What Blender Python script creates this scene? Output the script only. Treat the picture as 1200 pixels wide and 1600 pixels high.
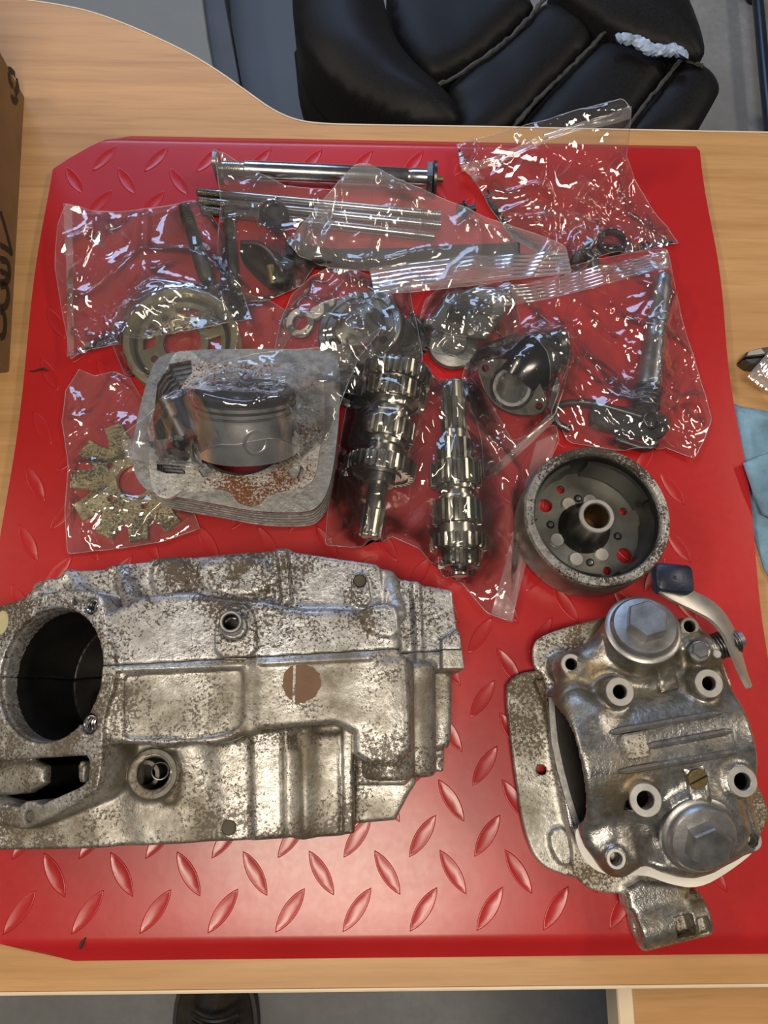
import bpy, bmesh, math, random
import numpy as np
from mathutils import Vector, Matrix
from mathutils.bvhtree import BVHTree
from mathutils.geometry import delaunay_2d_cdt

for o in list(bpy.data.objects):
    bpy.data.objects.remove(o)
scene = bpy.context.scene
COL = scene.collection
rnd = random.Random(7)

# ------------------------------------------------------------------ camera
FOC = 1201.0
def _n(v):
    v = np.array(v, float); return v / np.linalg.norm(v)
_Yc = _n((-9, 4326, -FOC))
_Xc = np.array((47000.0, -431, -FOC)); _Xc -= _Yc * _Xc.dot(_Yc); _Xc = _n(_Xc)
_Zc = np.cross(_Xc, _Yc)
RCW = np.array([_Xc, _Yc, _Zc])            # camera vector -> world vector
CAM = -(RCW @ np.array((0, 0, -1.0))) * 0.621
cam_data = bpy.data.cameras.new('camera')
cam_data.sensor_fit = 'VERTICAL'; cam_data.sensor_height = 36.0
cam_data.lens = FOC / 1600 * 36.0
cam_data.clip_start = 0.01; cam_data.clip_end = 60
cam = bpy.data.objects.new('camera', cam_data); COL.objects.link(cam)
M4 = Matrix.Identity(4)
for i in range(3):
    for j in range(3): M4[i][j] = RCW[i][j]
    M4[i][3] = CAM[i]
cam.matrix_world = M4
scene.camera = cam

def ray(px, py):
    return RCW @ np.array((px - 600.0, 800.0 - py, -FOC))
def W(px, py, z=0.0):
    """the point of the photograph at height z above the desk top, in metres"""
    d = ray(px, py); t = (z - CAM[2]) / d[2]
    p = CAM + d * t
    return np.array((p[0], p[1], z))
def WP(px, py, o, n):
    d = ray(px, py); t = np.dot(np.array(o) - CAM, n) / np.dot(d, n)
    return CAM + d * t
def PXM(z):                                # pixels per metre about height z
    return FOC / (CAM[2] - z) * 1.0

# ------------------------------------------------------------------ light
world = bpy.data.worlds.new('world'); scene.world = world; world.use_nodes = True
wb = world.node_tree.nodes['Background']
wb.inputs['Color'].default_value = (0.90, 0.93, 1.0, 1); wb.inputs['Strength'].default_value = 0.10
def area(name, loc, target, sx, sy, power, color):
    l = bpy.data.lights.new(name, 'AREA'); l.shape = 'RECTANGLE'; l.size = sx; l.size_y = sy
    l.energy = power; l.color = color
    o = bpy.data.objects.new(name, l); COL.objects.link(o)
    o.location = loc
    o.rotation_euler = (Vector(target) - Vector(loc)).to_track_quat('-Z', 'Y').to_euler()
    return o
area('ceiling_lamp_light', (-0.12, -0.64, 2.3), (0.0, -0.3, 0), 0.85, 0.40, 42, (1.0, 0.87, 0.70))
area('ceiling_lamp_light', (-2.7, 0.9, 2.5), (-0.4, 0.1, 0), 1.3, 0.25, 46, (1.0, 0.85, 0.66))
area('ceiling_lamp_light', (2.7, 0.8, 2.5), (0.4, 0.1, 0), 1.3, 0.25, 42, (1.0, 0.85, 0.66))
area('window_daylight', (-0.7, 3.6, 2.2), (0, 0.2, -0.1), 2.4, 1.1, 78, (0.46, 0.64, 1.0))
scene.view_settings.view_transform = 'Standard'
scene.view_settings.look = 'None'
scene.view_settings.gamma = 1.0
scene.view_settings.use_curve_mapping = False
scene.view_settings.exposure = -0.45
scene.cycles.transparent_max_bounces = 32
scene.cycles.max_bounces = 10

# ------------------------------------------------------------------ noise
def _hash(ix, iy, seed):
    h = (ix.astype(np.int64) * 374761393 + iy.astype(np.int64) * 668265263 + seed * 974711) & 0x7fffffff
    h = ((h ^ (h >> 13)) * 1274126177) & 0x7fffffff
    return (h ^ (h >> 16)) & 0x7fffffff
def perlin(x, y, seed=0):
    ix = np.floor(x); iy = np.floor(y); fx = x - ix; fy = y - iy
    u = fx * fx * fx * (fx * (fx * 6 - 15) + 10); v = fy * fy * fy * (fy * (fy * 6 - 15) + 10)
    def g(dx, dy):
        a = _hash(ix + dx, iy + dy, seed) / 0x7fffffff * 2 * math.pi
        return np.cos(a) * (fx - dx) + np.sin(a) * (fy - dy)
    a = g(0, 0) * (1 - u) + g(1, 0) * u
    b = g(0, 1) * (1 - u) + g(1, 1) * u
    return (a * (1 - v) + b * v) * 1.5

# ------------------------------------------------------------------ objects
def tag(o, label=None, cat=None, group=None, kind=None):
    if label: o['label'] = label
    if cat: o['category'] = cat
    if group: o['group'] = group
    if kind: o['kind'] = kind
    return o
def thing(name, label, cat, loc=(0, 0, 0), group=None):
    o = bpy.data.objects.new(name, None); COL.objects.link(o)
    o.location = tuple(float(c) for c in loc); o.empty_display_size = 0.01
    return tag(o, label, cat, group)
def wloc(o):
    p = Vector(o.location)
    while o.parent: o = o.parent; p = p + Vector(o.location)
    return np.array(p)
def mesh_obj(name, V, F, mat, parent=None, smooth=40, loc=None):
    V = np.asarray(V, float).reshape(-1, 3)
    if loc is None: loc = np.zeros(3) if parent is not None else V.mean(0)
    if parent is not None: base = wloc(parent) + np.array(loc, float)
    else: base = np.array(loc, float)
    me = bpy.data.meshes.new(name)
    VV = V - base
    if isinstance(F, np.ndarray):
        n, c = F.shape
        me.vertices.add(len(VV)); me.vertices.foreach_set('co', VV.astype(np.float32).ravel())
        me.loops.add(n * c); me.loops.foreach_set('vertex_index', F.astype(np.int32).ravel())
        me.polygons.add(n); me.polygons.foreach_set('loop_start', np.arange(0, n * c, c, dtype=np.int32))
        me.update(calc_edges=True); me.validate()
    else:
        me.from_pydata(VV.tolist(), [], [tuple(int(i) for i in f) for f in F]); me.validate()
    if smooth is not None:
        me.polygons.foreach_set('use_smooth', [True] * len(me.polygons))
        if smooth < 179: me.set_sharp_from_angle(angle=math.radians(smooth))
    if mat: me.materials.append(mat)
    o = bpy.data.objects.new(name, me); COL.objects.link(o)
    o.location = tuple(float(c) for c in loc)
    if parent is not None: o.parent = parent
    return o

class MB:
    def __init__(s): s.V = []; s.F = []
    def add(s, V, F):
        b = len(s.V); s.V += [tuple(float(c) for c in v) for v in V]; s.F += [tuple(int(i) + b for i in f) for f in F]
        return s
    def build(s, name, mat, parent=None, smooth=40, loc=None):
        return mesh_obj(name, s.V, s.F, mat, parent, smooth, loc)

class Fr:
    """local frame: origin o, axes x, y, z"""
    def __init__(s, o, z=(0, 0, 1), x=None):
        s.o = np.array(o, float); s.z = _n(z)
        if x is None:
            x = np.array((1.0, 0, 0)) if abs(s.z[0]) < 0.9 else np.array((0, 1.0, 0))
        x = np.array(x, float); x = x - s.z * x.dot(s.z); s.x = _n(x); s.y = np.cross(s.z, s.x)
    def p(s, a, b, c=0.0): return s.o + s.x * a + s.y * b + s.z * c
    def loc(s, w):
        d = np.array(w) - s.o; return np.array((d.dot(s.x), d.dot(s.y), d.dot(s.z)))
    def at(s, a, b, c): return Fr(s.p(a, b, c), s.z, s.x)

def lathe(mb, fr, prof, seg=32, closed=False):
    """prof: list of (radius, height); radius 0 closes to a point"""
    V = []; rings = []
    for r, h in prof:
        if r <= 1e-9: rings.append([len(V)]); V.append(fr.p(0, 0, h))
        else:
            rings.append(list(range(len(V), len(V) + seg)))
            for i in range(seg):
                a = 2 * math.pi * i / seg; V.append(fr.p(r * math.cos(a), r * math.sin(a), h))
    F = []
    pairs = list(zip(rings, rings[1:])) + ([(rings[-1], rings[0])] if closed else [])
    for A, B in pairs:
        for i in range(seg):
            j = (i + 1) % seg
            if len(A) == 1 and len(B) == 1: continue
            if len(A) == 1: F.append((A[0], B[j], B[i]))
            elif len(B) == 1: F.append((A[i], A[j], B[0]))
            else: F.append((A[i], A[j], B[j], B[i]))
    return mb.add(V, F)
def ring(mb, fr, ro, ri, h0, h1, seg=32, b=0.0004):
    return lathe(mb, fr, [(ri, h0), (ro - b, h0), (ro, h0 + b), (ro, h1 - b), (ro - b, h1), (ri + b, h1), (ri, h1 - b)], seg, True)
def disc(mb, fr, r, h0, h1, seg=32, b=0.0005):
    return lathe(mb, fr, [(0, h0), (r - b, h0), (r, h0 + b), (r, h1 - b), (r - b, h1), (0, h1)], seg)
def poly_prism(mb, fr, pts, h0, h1, bevel=0.0):
    """extrude a 2-D outline in frame; a small bevel on the top edge"""
    n = len(pts); P = np.array(pts, float)
    ar = 0.5 * np.sum(P[:, 0] * np.roll(P[:, 1], -1) - np.roll(P[:, 0], -1) * P[:, 1])
    if ar < 0: P = P[::-1]
    V = [fr.p(a, b, h0) for a, b in P]; F = [tuple(range(n))[::-1]]
    levels = [0]
    def lev(Q, h):
        st = len(V); V.extend(fr.p(a, b, h) for a, b in Q); return st
    if bevel > 0:
        e = np.roll(P, -1, 0) - P; nn = np.stack([e[:, 1], -e[:, 0]], 1); nn /= np.maximum(np.linalg.norm(nn, axis=1, keepdims=True), 1e-9)
        m = nn + np.roll(nn, 1, 0); m /= np.maximum((m * m).sum(1, keepdims=True), 0.5) / 2 if False else np.maximum(np.linalg.norm(m, axis=1, keepdims=True), 1e-6)
        l1 = lev(P, h1 - bevel); l2 = lev(P - m * bevel, h1); lv = [0, l1, l2]
    else:
        lv = [0, lev(P, h1)]
    for a, b in zip(lv, lv[1:]):
        for i in range(n):
            j = (i + 1) % n; F.append((a + i, a + j, b + j, b + i))
    F.append(tuple(range(lv[-1], lv[-1] + n)))
    return mb.add(V, F)
def ngon(r, n, ph=0.0): return [(r * math.cos(ph + 2 * math.pi * i / n), r * math.sin(ph + 2 * math.pi * i / n)) for i in range(n)]
def box(mb, fr, sx, sy, sz, bevel=0.0, r=0.0):
    return poly_prism(mb, fr, rrect(sx, sy, r), 0, sz, bevel)
def rrect(sx, sy, r=0.0, k=4):
    if r <= 0: return [(-sx / 2, -sy / 2), (sx / 2, -sy / 2), (sx / 2, sy / 2), (-sx / 2, sy / 2)]
    out = []
    for cx, cy, a0 in ((1, -1, -90), (1, 1, 0), (-1, 1, 90), (-1, -1, 180)):
        for i in range(k + 1):
            a = math.radians(a0 + 90 * i / k)
            out.append((cx * (sx / 2 - r) + r * math.cos(a), cy * (sy / 2 - r) + r * math.sin(a)))
    return out
def chaikin(P, n=2, closed=True):
    P = [np.array(p, float) for p in P]
    for _ in range(n):
        Q = [] if closed else [P[0]]
        m = len(P) if closed else len(P) - 1
        for i in range(m):
            a, b = P[i], P[(i + 1) % len(P)]
            Q += [a * .75 + b * .25, a * .25 + b * .75]
        if not closed: Q.append(P[-1])
        P = Q
    return P
def tube(mb, path, rad, seg=10, caps=True, closed=False):
    P = [np.array(p, float) for p in path]; n = len(P)
    R = rad if isinstance(rad, (list, tuple, np.ndarray)) else [rad] * n
    V = []; F = []
    t0 = _n(P[1] - P[0]); up = np.array((0, 0, 1.0))
    if abs(t0.dot(up)) > .95: up = np.array((0, 1.0, 0))
    x = _n(np.cross(up, t0))
    for i in range(n):
        if closed: t = _n(P[(i + 1) % n] - P[i - 1])
        else: t = _n(P[min(i + 1, n - 1)] - P[max(i - 1, 0)])
        x = x - t * x.dot(t); x = _n(x); y = np.cross(t, x)
        for k in range(seg):
            a = 2 * math.pi * k / seg; V.append(P[i] + (x * math.cos(a) + y * math.sin(a)) * R[i])
    m = n if closed else n - 1
    for i in range(m):
        A = i * seg; B = ((i + 1) % n) * seg
        for k in range(seg):
            l = (k + 1) % seg; F.append((A + k, A + l, B + l, B + k))
    if caps and not closed:
        F.append(tuple(range(seg))[::-1]); F.append(tuple(range((n - 1) * seg, n * seg)))
    return mb.add(V, F)
def hexbolt(mb, fr, r, h0, h1, ph=0.0):
    poly_prism(mb, fr, ngon(r, 6, ph), h0, h1, r * .1)
def gear_pts(ro, ri, n, ph=0.0):
    out = []
    for i in range(n):
        a = ph + 2 * math.pi * i / n; s = 2 * math.pi / n
        for f, r in ((-.30, ri), (-.17, ro), (.17, ro), (.30, ri)):
            out.append((r * math.cos(a + f * s), r * math.sin(a + f * s)))
    return out
def gear(mb, fr, ro, n, h0, h1, depth=None, rb=0.0):
    depth = depth or 2.2 * 2 * ro / (n + 2)
    ri = ro - depth
    pts = gear_pts(ro, ri, n); ch = 0.0007
    pin = gear_pts(ro - ch, ri - ch * .3, n)
    V = []; F = []; m = len(pts)
    for P, h in ((pin, h0), (pts, h0 + ch), (pts, h1 - ch), (pin, h1)):
        V += [fr.p(a, b, h) for a, b in P]
    for l in range(3):
        for i in range(m):
            j = (i + 1) % m; F.append((l * m + i, l * m + j, (l + 1) * m + j, (l + 1) * m + i))
    hb = ri * .72; dh = min(0.0015, (h1 - h0) * .15)
    def cap(base, h, sgn, flip):
        st = len(V)
        rr = [(ri - .0012, h), (ri - .002, h - sgn * dh), (hb, h - sgn * dh), (hb - .0008, h)]
        for r, hh in rr:
            for i in range(m):
                a = math.atan2(pts[i][1], pts[i][0]); V.append(fr.p(r * math.cos(a), r * math.sin(a), hh))
        V.append(fr.p(0, 0, h)); c = len(V) - 1
        prev = base
        for q in range(4):
            cur = st + q * m
            for i in range(m):
                j = (i + 1) % m; f = (prev + i, prev + j, cur + j, cur + i); F.append(f if not flip else f[::-1])
            prev = cur
        for i in range(m):
            j = (i + 1) % m; f = (prev + i, prev + j, c); F.append(f if not flip else f[::-1])
    cap(3 * m, h1, 1, False); cap(0, h0, -1, True)
    return mb.add(V, F)
def spring(mb, fr, R, r, h, turns, seg=14, sides=6):
    n = int(turns * seg)
    return tube(mb, [fr.p(R * math.cos(2 * math.pi * i / seg), R * math.sin(2 * math.pi * i / seg), h * i / n) for i in range(n + 1)], r, sides)

def copy_tree(o, parent=None):
    c = o.copy(); COL.objects.link(c); c.parent = parent
    for ch in list(o.children): copy_tree(ch, c)
    return c

# ------------------------------------------------------------------ materials
def nodes(name):
    m = bpy.data.materials.new(name); m.use_nodes = True
    nt = m.node_tree; nt.nodes.clear()
    out = nt.nodes.new('ShaderNodeOutputMaterial')
    return m, nt, out
def ramp(nt, fac, stops, interp='LINEAR'):
    r = nt.nodes.new('ShaderNodeValToRGB'); r.color_ramp.interpolation = interp
    e = r.color_ramp.elements
    while len(e) < len(stops): e.new(0.5)
    for k, (p, c) in enumerate(stops):
        e[k].position = p; e[k].color = (*c, 1) if len(c) == 3 else c
    nt.links.new(fac, r.inputs['Fac']); return r.outputs['Color']
def noise(nt, vec, scale, detail=4, rough=.55, dist=0.0):
    n = nt.nodes.new('ShaderNodeTexNoise'); n.inputs['Scale'].default_value = scale
    n.inputs['Detail'].default_value = detail; n.inputs['Roughness'].default_value = rough
    n.inputs['Distortion'].default_value = dist
    nt.links.new(vec, n.inputs['Vector']); return n.outputs['Fac']
def mixc(nt, fac, a, b, mode='MIX'):
    x = nt.nodes.new('ShaderNodeMix'); x.data_type = 'RGBA'; x.blend_type = mode
    if isinstance(fac, (int, float)): x.inputs[0].default_value = fac
    else: nt.links.new(fac, x.inputs[0])
    for s, v in ((6, a), (7, b)):
        if isinstance(v, tuple): x.inputs[s].default_value = (*v, 1)
        else: nt.links.new(v, x.inputs[s])
    return x.outputs[2]
def coords(nt, scale=(1, 1, 1), rot=(0, 0, 0)):
    tc = nt.nodes.new('ShaderNodeTexCoord'); mp = nt.nodes.new('ShaderNodeMapping')
    mp.inputs['Scale'].default_value = scale; mp.inputs['Rotation'].default_value = rot
    nt.links.new(tc.outputs['Object'], mp.inputs['Vector']); return mp.outputs['Vector']
def bump(nt, h, strength=.3, dist=.001, normal=None):
    b = nt.nodes.new('ShaderNodeBump'); b.inputs['Strength'].default_value = strength; b.inputs['Distance'].default_value = dist
    nt.links.new(h, b.inputs['Height'])
    if normal: nt.links.new(normal, b.inputs['Normal'])
    return b.outputs['Normal']
def bsdf(nt, out, color=None, metal=0.0, rough=.5, normal=None, spec=None, coat=0.0):
    p = nt.nodes.new('ShaderNodeBsdfPrincipled')
    if isinstance(color, tuple): p.inputs['Base Color'].default_value = (*color, 1)
    elif color is not None: nt.links.new(color, p.inputs['Base Color'])
    for k, v in (('Metallic', metal), ('Roughness', rough)):
        if isinstance(v, (int, float)): p.inputs[k].default_value = v
        else: nt.links.new(v, p.inputs[k])
    if spec is not None: p.inputs['Specular IOR Level'].default_value = spec
    if coat: p.inputs['Coat Weight'].default_value = coat; p.inputs['Coat Roughness'].default_value = .12
    if normal: nt.links.new(normal, p.inputs['Normal'])
    nt.links.new(p.outputs[0], out.inputs['Surface']); return p
def mfloat(nt, fac, lo, hi):
    m = nt.nodes.new('ShaderNodeMapRange'); m.inputs['To Min'].default_value = lo; m.inputs['To Max'].default_value = hi
    nt.links.new(fac, m.inputs['Value']); return m.outputs[0]

def plain(name, color, metal=0.0, rough=.5, var=.15, scale=60, b=.1, bd=.0004, coat=0.0, spec=None):
    m, nt, out = nodes(name); v = coords(nt)
    n1 = noise(nt, v, scale, 5)
    dark = tuple(c * (1 - var) for c in color); lite = tuple(min(1, c * (1 + var)) for c in color)
    c = ramp(nt, n1, [(.3, dark), (.7, lite)])
    nb = noise(nt, v, scale * 6, 3)
    bsdf(nt, out, c, metal, mfloat(nt, n1, max(.02, rough - .08), min(1, rough + .08)), bump(nt, nb, b, bd), spec, coat)
    return m
def cast(name, base, rough, grime, grime_lo, grime_hi, spots, spot_lo, metal=.62, fine=.7):
    """cast aluminium: mottled grey, a brownish grime film, dark pitted specks"""
    m, nt, out = nodes(name); v = coords(nt)
    n1 = noise(nt, v, 22, 6, .6); n2 = noise(nt, v, 160, 5, .7); n3 = noise(nt, v, 16, 5, .65, .6)
    c = ramp(nt, n2, [(.30, tuple(k * .52 for k in base)), (.48, tuple(k * .92 for k in base)), (.70, tuple(min(1, k * 1.38) for k in base))])
    g = ramp(nt, n1, [(grime_lo, (0, 0, 0)), (grime_hi, (1, 1, 1))])
    c = mixc(nt, g, c, grime)
    ns = noise(nt, v, 520, 5, .7, .2)
    mm = nt.nodes.new('ShaderNodeMath'); mm.operation = 'MULTIPLY_ADD'; mm.inputs[1].default_value = .9
    nt.links.new(n3, mm.inputs[0]); nt.links.new(ns, mm.inputs[2])
    s = ramp(nt, mm.outputs[0], [(spot_lo - .03, (0, 0, 0)), (spot_lo + .05, (1, 1, 1))])
    c = mixc(nt, s, c, spots)
    rr = nt.nodes.new('ShaderNodeMath'); rr.operation = 'MULTIPLY_ADD'; rr.inputs[1].default_value = .25; rr.inputs[2].default_value = rough - .1
    nt.links.new(g, rr.inputs[0])
    me = nt.nodes.new('ShaderNodeMath'); me.operation = 'MULTIPLY_ADD'; me.inputs[1].default_value = -.6; me.inputs[2].default_value = metal
    nt.links.new(s, me.inputs[0])
    nb = noise(nt, v, 420, 4, .6)
    n = bump(nt, nb, fine, .0005); n = bump(nt, n1, .25, .002, n)
    bsdf(nt, out, c, me.outputs[0], rr.outputs[0], n)
    return m
def wood(name, light, dark, sx=3.0, sy=60.0):
    m, nt, out = nodes(name); v = coords(nt, (sx, sy, sx))
    n1 = noise(nt, v, 1.0, 6, .62, .5)
    v2 = coords(nt, (14, 260, 14)); n2 = noise(nt, v2, 1.0, 3, .6)
    v3 = coords(nt, (.8, 9, .8)); n3 = noise(nt, v3, 1.0, 3)
    c = ramp(nt, n1, [(.3, dark), (.55, light), (.75, tuple(min(1, k * 1.12) for k in light))])
    c = mixc(nt, ramp(nt, n2, [(.52, (0, 0, 0)), (.75, (.45, .45, .45))]), c, tuple(k * .78 for k in dark))
    c = mixc(nt, ramp(nt, n3, [(.35, (0, 0, 0)), (.7, (.35, .35, .35))]), c, tuple(k * .9 for k in dark))
    bsdf(nt, out, c, 0, .42, bump(nt, n2, .06, .0003), .4)
    return m
def plastic(name, haze, rough=.07, tint=(1, 1, 1), gain=1.6, fine=.35):
    """thin clear film: see-through, fresnel gloss, a little milky scatter"""
    m, nt, out = nodes(name); v = coords(nt)
    nb = noise(nt, v, 32, 3, .5, 1.2)
    nrm = bump(nt, nb, fine, .004)
    tr = nt.nodes.new('ShaderNodeBsdfTransparent'); tr.inputs[0].default_value = (*tint, 1)
    df = nt.nodes.new('ShaderNodeBsdfDiffuse'); df.inputs[0].default_value = (.85, .85, .87, 1)
    tl = nt.nodes.new('ShaderNodeBsdfTranslucent'); tl.inputs[0].default_value = (.85, .85, .87, 1)
    gl = nt.nodes.new('ShaderNodeBsdfGlossy'); gl.inputs['Roughness'].default_value = rough; gl.inputs[0].default_value = (1, 1, 1, 1)
    for s in (gl, df): nt.links.new(nrm, s.inputs['Normal'])
    ad = nt.nodes.new('ShaderNodeMixShader'); ad.inputs[0].default_value = .4
    nt.links.new(df.outputs[0], ad.inputs[1]); nt.links.new(tl.outputs[0], ad.inputs[2])
    m1 = nt.nodes.new('ShaderNodeMixShader'); m1.inputs[0].default_value = haze
    nt.links.new(tr.outputs[0], m1.inputs[1]); nt.links.new(ad.outputs[0], m1.inputs[2])
    fz = nt.nodes.new('ShaderNodeFresnel'); fz.inputs[0].default_value = 1.5; nt.links.new(nrm, fz.inputs['Normal'])
    mu = nt.nodes.new('ShaderNodeMath'); mu.operation = 'MULTIPLY'; mu.inputs[1].default_value = gain; mu.use_clamp = True
    nt.links.new(fz.outputs[0], mu.inputs[0])
    m2 = nt.nodes.new('ShaderNodeMixShader'); nt.links.new(mu.outputs[0], m2.inputs[0])
    nt.links.new(m1.outputs[0], m2.inputs[1]); nt.links.new(gl.outputs[0], m2.inputs[2])
    nt.links.new(m2.outputs[0], out.inputs['Surface'])
    return m

MT = {}
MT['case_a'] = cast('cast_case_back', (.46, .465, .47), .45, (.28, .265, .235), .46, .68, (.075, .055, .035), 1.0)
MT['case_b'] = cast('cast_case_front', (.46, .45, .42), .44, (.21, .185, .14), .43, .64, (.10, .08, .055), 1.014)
MT['head'] = cast('cast_head', (.31, .31, .30), .36, (.20, .155, .085), .44, .64, (.06, .04, .02), 1.035, .75)
MT['fin'] = cast('cast_fin', (.50, .49, .44), .52, (.27, .23, .16), .45, .70, (.12, .08, .04), 1.01)
MT['cyl'] = cast('cast_cylinder', (.36, .36, .355), .46, (.22, .215, .20), .46, .72, (.12, .10, .08), 1.06)
MT['cylface'] = cast('machined_face', (.66, .65, .61), .40, (.50, .47, .41), .50, .76, (.16, .055, .022), 1.022)
MT['mach'] = plain('machined_aluminium', (.50, .49, .46), .8, .42, .1, 90, .1)
MT['flangeface'] = plain('stained_flange', (.17, .165, .145), .5, .5, .3, 80, .3)
MT['spigot'] = plain('bright_spigot', (.70, .70, .68), .6, .4, .05, 80, .1)
MT['steel'] = plain('bright_steel', (.55, .55, .54), 1, .22, .12, 80, .08)
MT['gear'] = plain('oiled_gear_steel', (.42, .41, .36), .95, .30, .3, 70, .1)
MT['dsteel'] = plain('dark_steel', (.12, .12, .125), .9, .36, .3, 70, .2)
MT['capst'] = plain('worn_cap_steel', (.36, .36, .355), .9, .40, .3, 60, .25)
MT['flyrim'] = cast('flywheel_rim', (.46, .45, .42), .42, (.12, .10, .07), .52, .66, (.05, .04, .03), .98)
MT['flyside'] = plain('flywheel_side', (.24, .22, .19), .8, .42, .35, 45, .2)
MT['flyfloor'] = plain('flywheel_floor', (.23, .23, .205), .85, .40, .2, 60, .15)
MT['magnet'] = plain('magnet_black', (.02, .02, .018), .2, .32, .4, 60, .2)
MT['brass'] = plain('old_brass', (.22, .17, .08), .8, .5, .3, 90, .3)
MT['zinc'] = cast('zinc_sprocket', (.54, .48, .29), .42, (.34, .29, .16), .44, .72, (.08, .07, .04), 1.01)
MT['zincring'] = plain('zinc_ring', (.50, .46, .30), .9, .34, .25, 40, .15)
MT['black'] = plain('black_paint', (.012, .012, .014), .0, .22, .2, 60, .05, coat=.5)
MT['rubber'] = plain('black_rubber', (.018, .018, .02), 0, .5, .3, 80, .3)
MT['pad'] = plain('black_rubber_blue_sheen', (.018, .024, .048), 0, .36, .4, 70, .4)  # black rubber; its reflected blue sheen is put into the colour
MT['leather'] = plain('black_leather', (.010, .010, .011), 0, .45, .3, 300, .25, .0006, spec=.2)
MT['seam'] = plain('worn_seam', (.05, .05, .045), 0, .6, .5, 120, .4)
MT['vinyl_glare'] = plain('torn_vinyl_glare', (.40, .52, .72), 0, .25, .3, 120, .5)  # pale blue is daylight glare on torn vinyl, put into the colour
MT['white'] = plain('white_gasket', (.86, .84, .78), 0, .5, .05, 60, .1)
MT['patch'] = plain('brown_sealant', (.15, .075, .035), 0, .6, .2, 120, .3)
MT['plug'] = plain('dark_plug', (.06, .05, .03), .3, .55, .3, 120, .3)
MT['carbon'] = plain('carbon_crown', (.02, .02, .024), .2, .45, .4, 60, .3)
MT['hole'] = plain('oily_shaded_bore', (.012, .011, .010), .2, .4, .3, 60, .2)  # oil black in the crankcase; shade painted into the other bores and holes
MT['piston'] = plain('piston_alloy', (.62, .62, .60), .9, .28, .12, 50, .1)
MT['rod'] = plain('rusted_rod', (.13, .125, .105), .8, .5, .4, 80, .4)
MT['rag'] = None
MT['clear'] = plastic('clear_film', .03, .055, gain=1.8, fine=.15)
MT['bagfilm'] = plastic('bag_film', .07, .06, gain=1.9, fine=.2)
MT['milky'] = plastic('milky_film', .22, .12, gain=1.7, fine=.2)
MT['zip'] = plastic('zip_film', .22, .22, gain=1.5, fine=.2)
MT['desk'] = wood('beech_laminate', (.60, .345, .145), (.47, .25, .095))
MT['edge'] = plain('edge_band', (.80, .68, .50), 0, .4, .05, 30, .05)
MT['card'] = plain('cardboard', (.27, .165, .075), 0, .8, .12, 40, .2)
MT['ink'] = plain('box_print', (.03, .022, .015), 0, .7, .1, 60, .05)
MT['panel'] = plain('grey_steel_panel', (.20, .21, .20), 0, .55, .06, 20, .05)
MT['pole'] = plain('blue_black_tube', (.02, .028, .045), .3, .35, .15, 40, .1)
MT['boot'] = plain('brown_boot', (.05, .038, .025), 0, .5, .4, 60, .4)

def floor_mat():
    m, nt, out = nodes('concrete_floor'); v = coords(nt)
    n1 = noise(nt, v, 3.5, 8, .65); n2 = noise(nt, v, 60, 5, .7)
    c = ramp(nt, n1, [(.3, (.17, .17, .165)), (.7, (.33, .33, .32))])
    c = mixc(nt, ramp(nt, n2, [(.35, (.5, .5, .5)), (.6, (0, 0, 0))]), c, (.2, .2, .2))
    bsdf(nt, out, c, 0, .5, bump(nt, n2, .1, .001)); return m
MT['floor'] = floor_mat()
def mat_red():
    m, nt, out = nodes('red_plate_paint'); v = coords(nt)
    n1 = noise(nt, v, 5, 5); n2 = noise(nt, v, 130, 4, .7)
    vs = coords(nt, (14, 240, 14), (0, 0, .7)); vs2 = coords(nt, (16, 220, 16), (0, 0, -.9))
    s1 = noise(nt, vs, 1.0, 4, .7, .3); s2 = noise(nt, vs2, 1.0, 4, .7, .3)
    c = ramp(nt, n1, [(.3, (.42, .011, .013)), (.7, (.52, .018, .020))])
    sc = nt.nodes.new('ShaderNodeMath'); sc.operation = 'MAXIMUM'
    nt.links.new(s1, sc.inputs[0]); nt.links.new(s2, sc.inputs[1])
    c = mixc(nt, ramp(nt, sc.outputs[0], [(.70, (0, 0, 0)), (.78, (.35, .35, .35))]), c, (.24, .03, .03))
    n = bump(nt, n2, .04, .0006); n = bump(nt, n1, .12, .006, n)
    bsdf(nt, out, c, 0, mfloat(nt, n2, .25, .34), n, .65); return m
MT['red'] = mat_red()
def rag_mat():
    m, nt, out = nodes('blue_shop_cloth'); v = coords(nt)
    n1 = noise(nt, v, 18, 5, .6); n2 = noise(nt, v, 500, 3)
    c = ramp(nt, n1, [(.36, (.13, .23, .31)), (.58, (.24, .42, .56))])
    n3 = noise(nt, v, 30, 6, .7)
    c = mixc(nt, ramp(nt, n3, [(.54, (0, 0, 0)), (.66, (.75, .75, .75))]), c, (.09, .11, .11))
    bsdf(nt, out, c, 0, .95, bump(nt, n2, .5, .0008)); return m
MT['rag'] = rag_mat()

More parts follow.
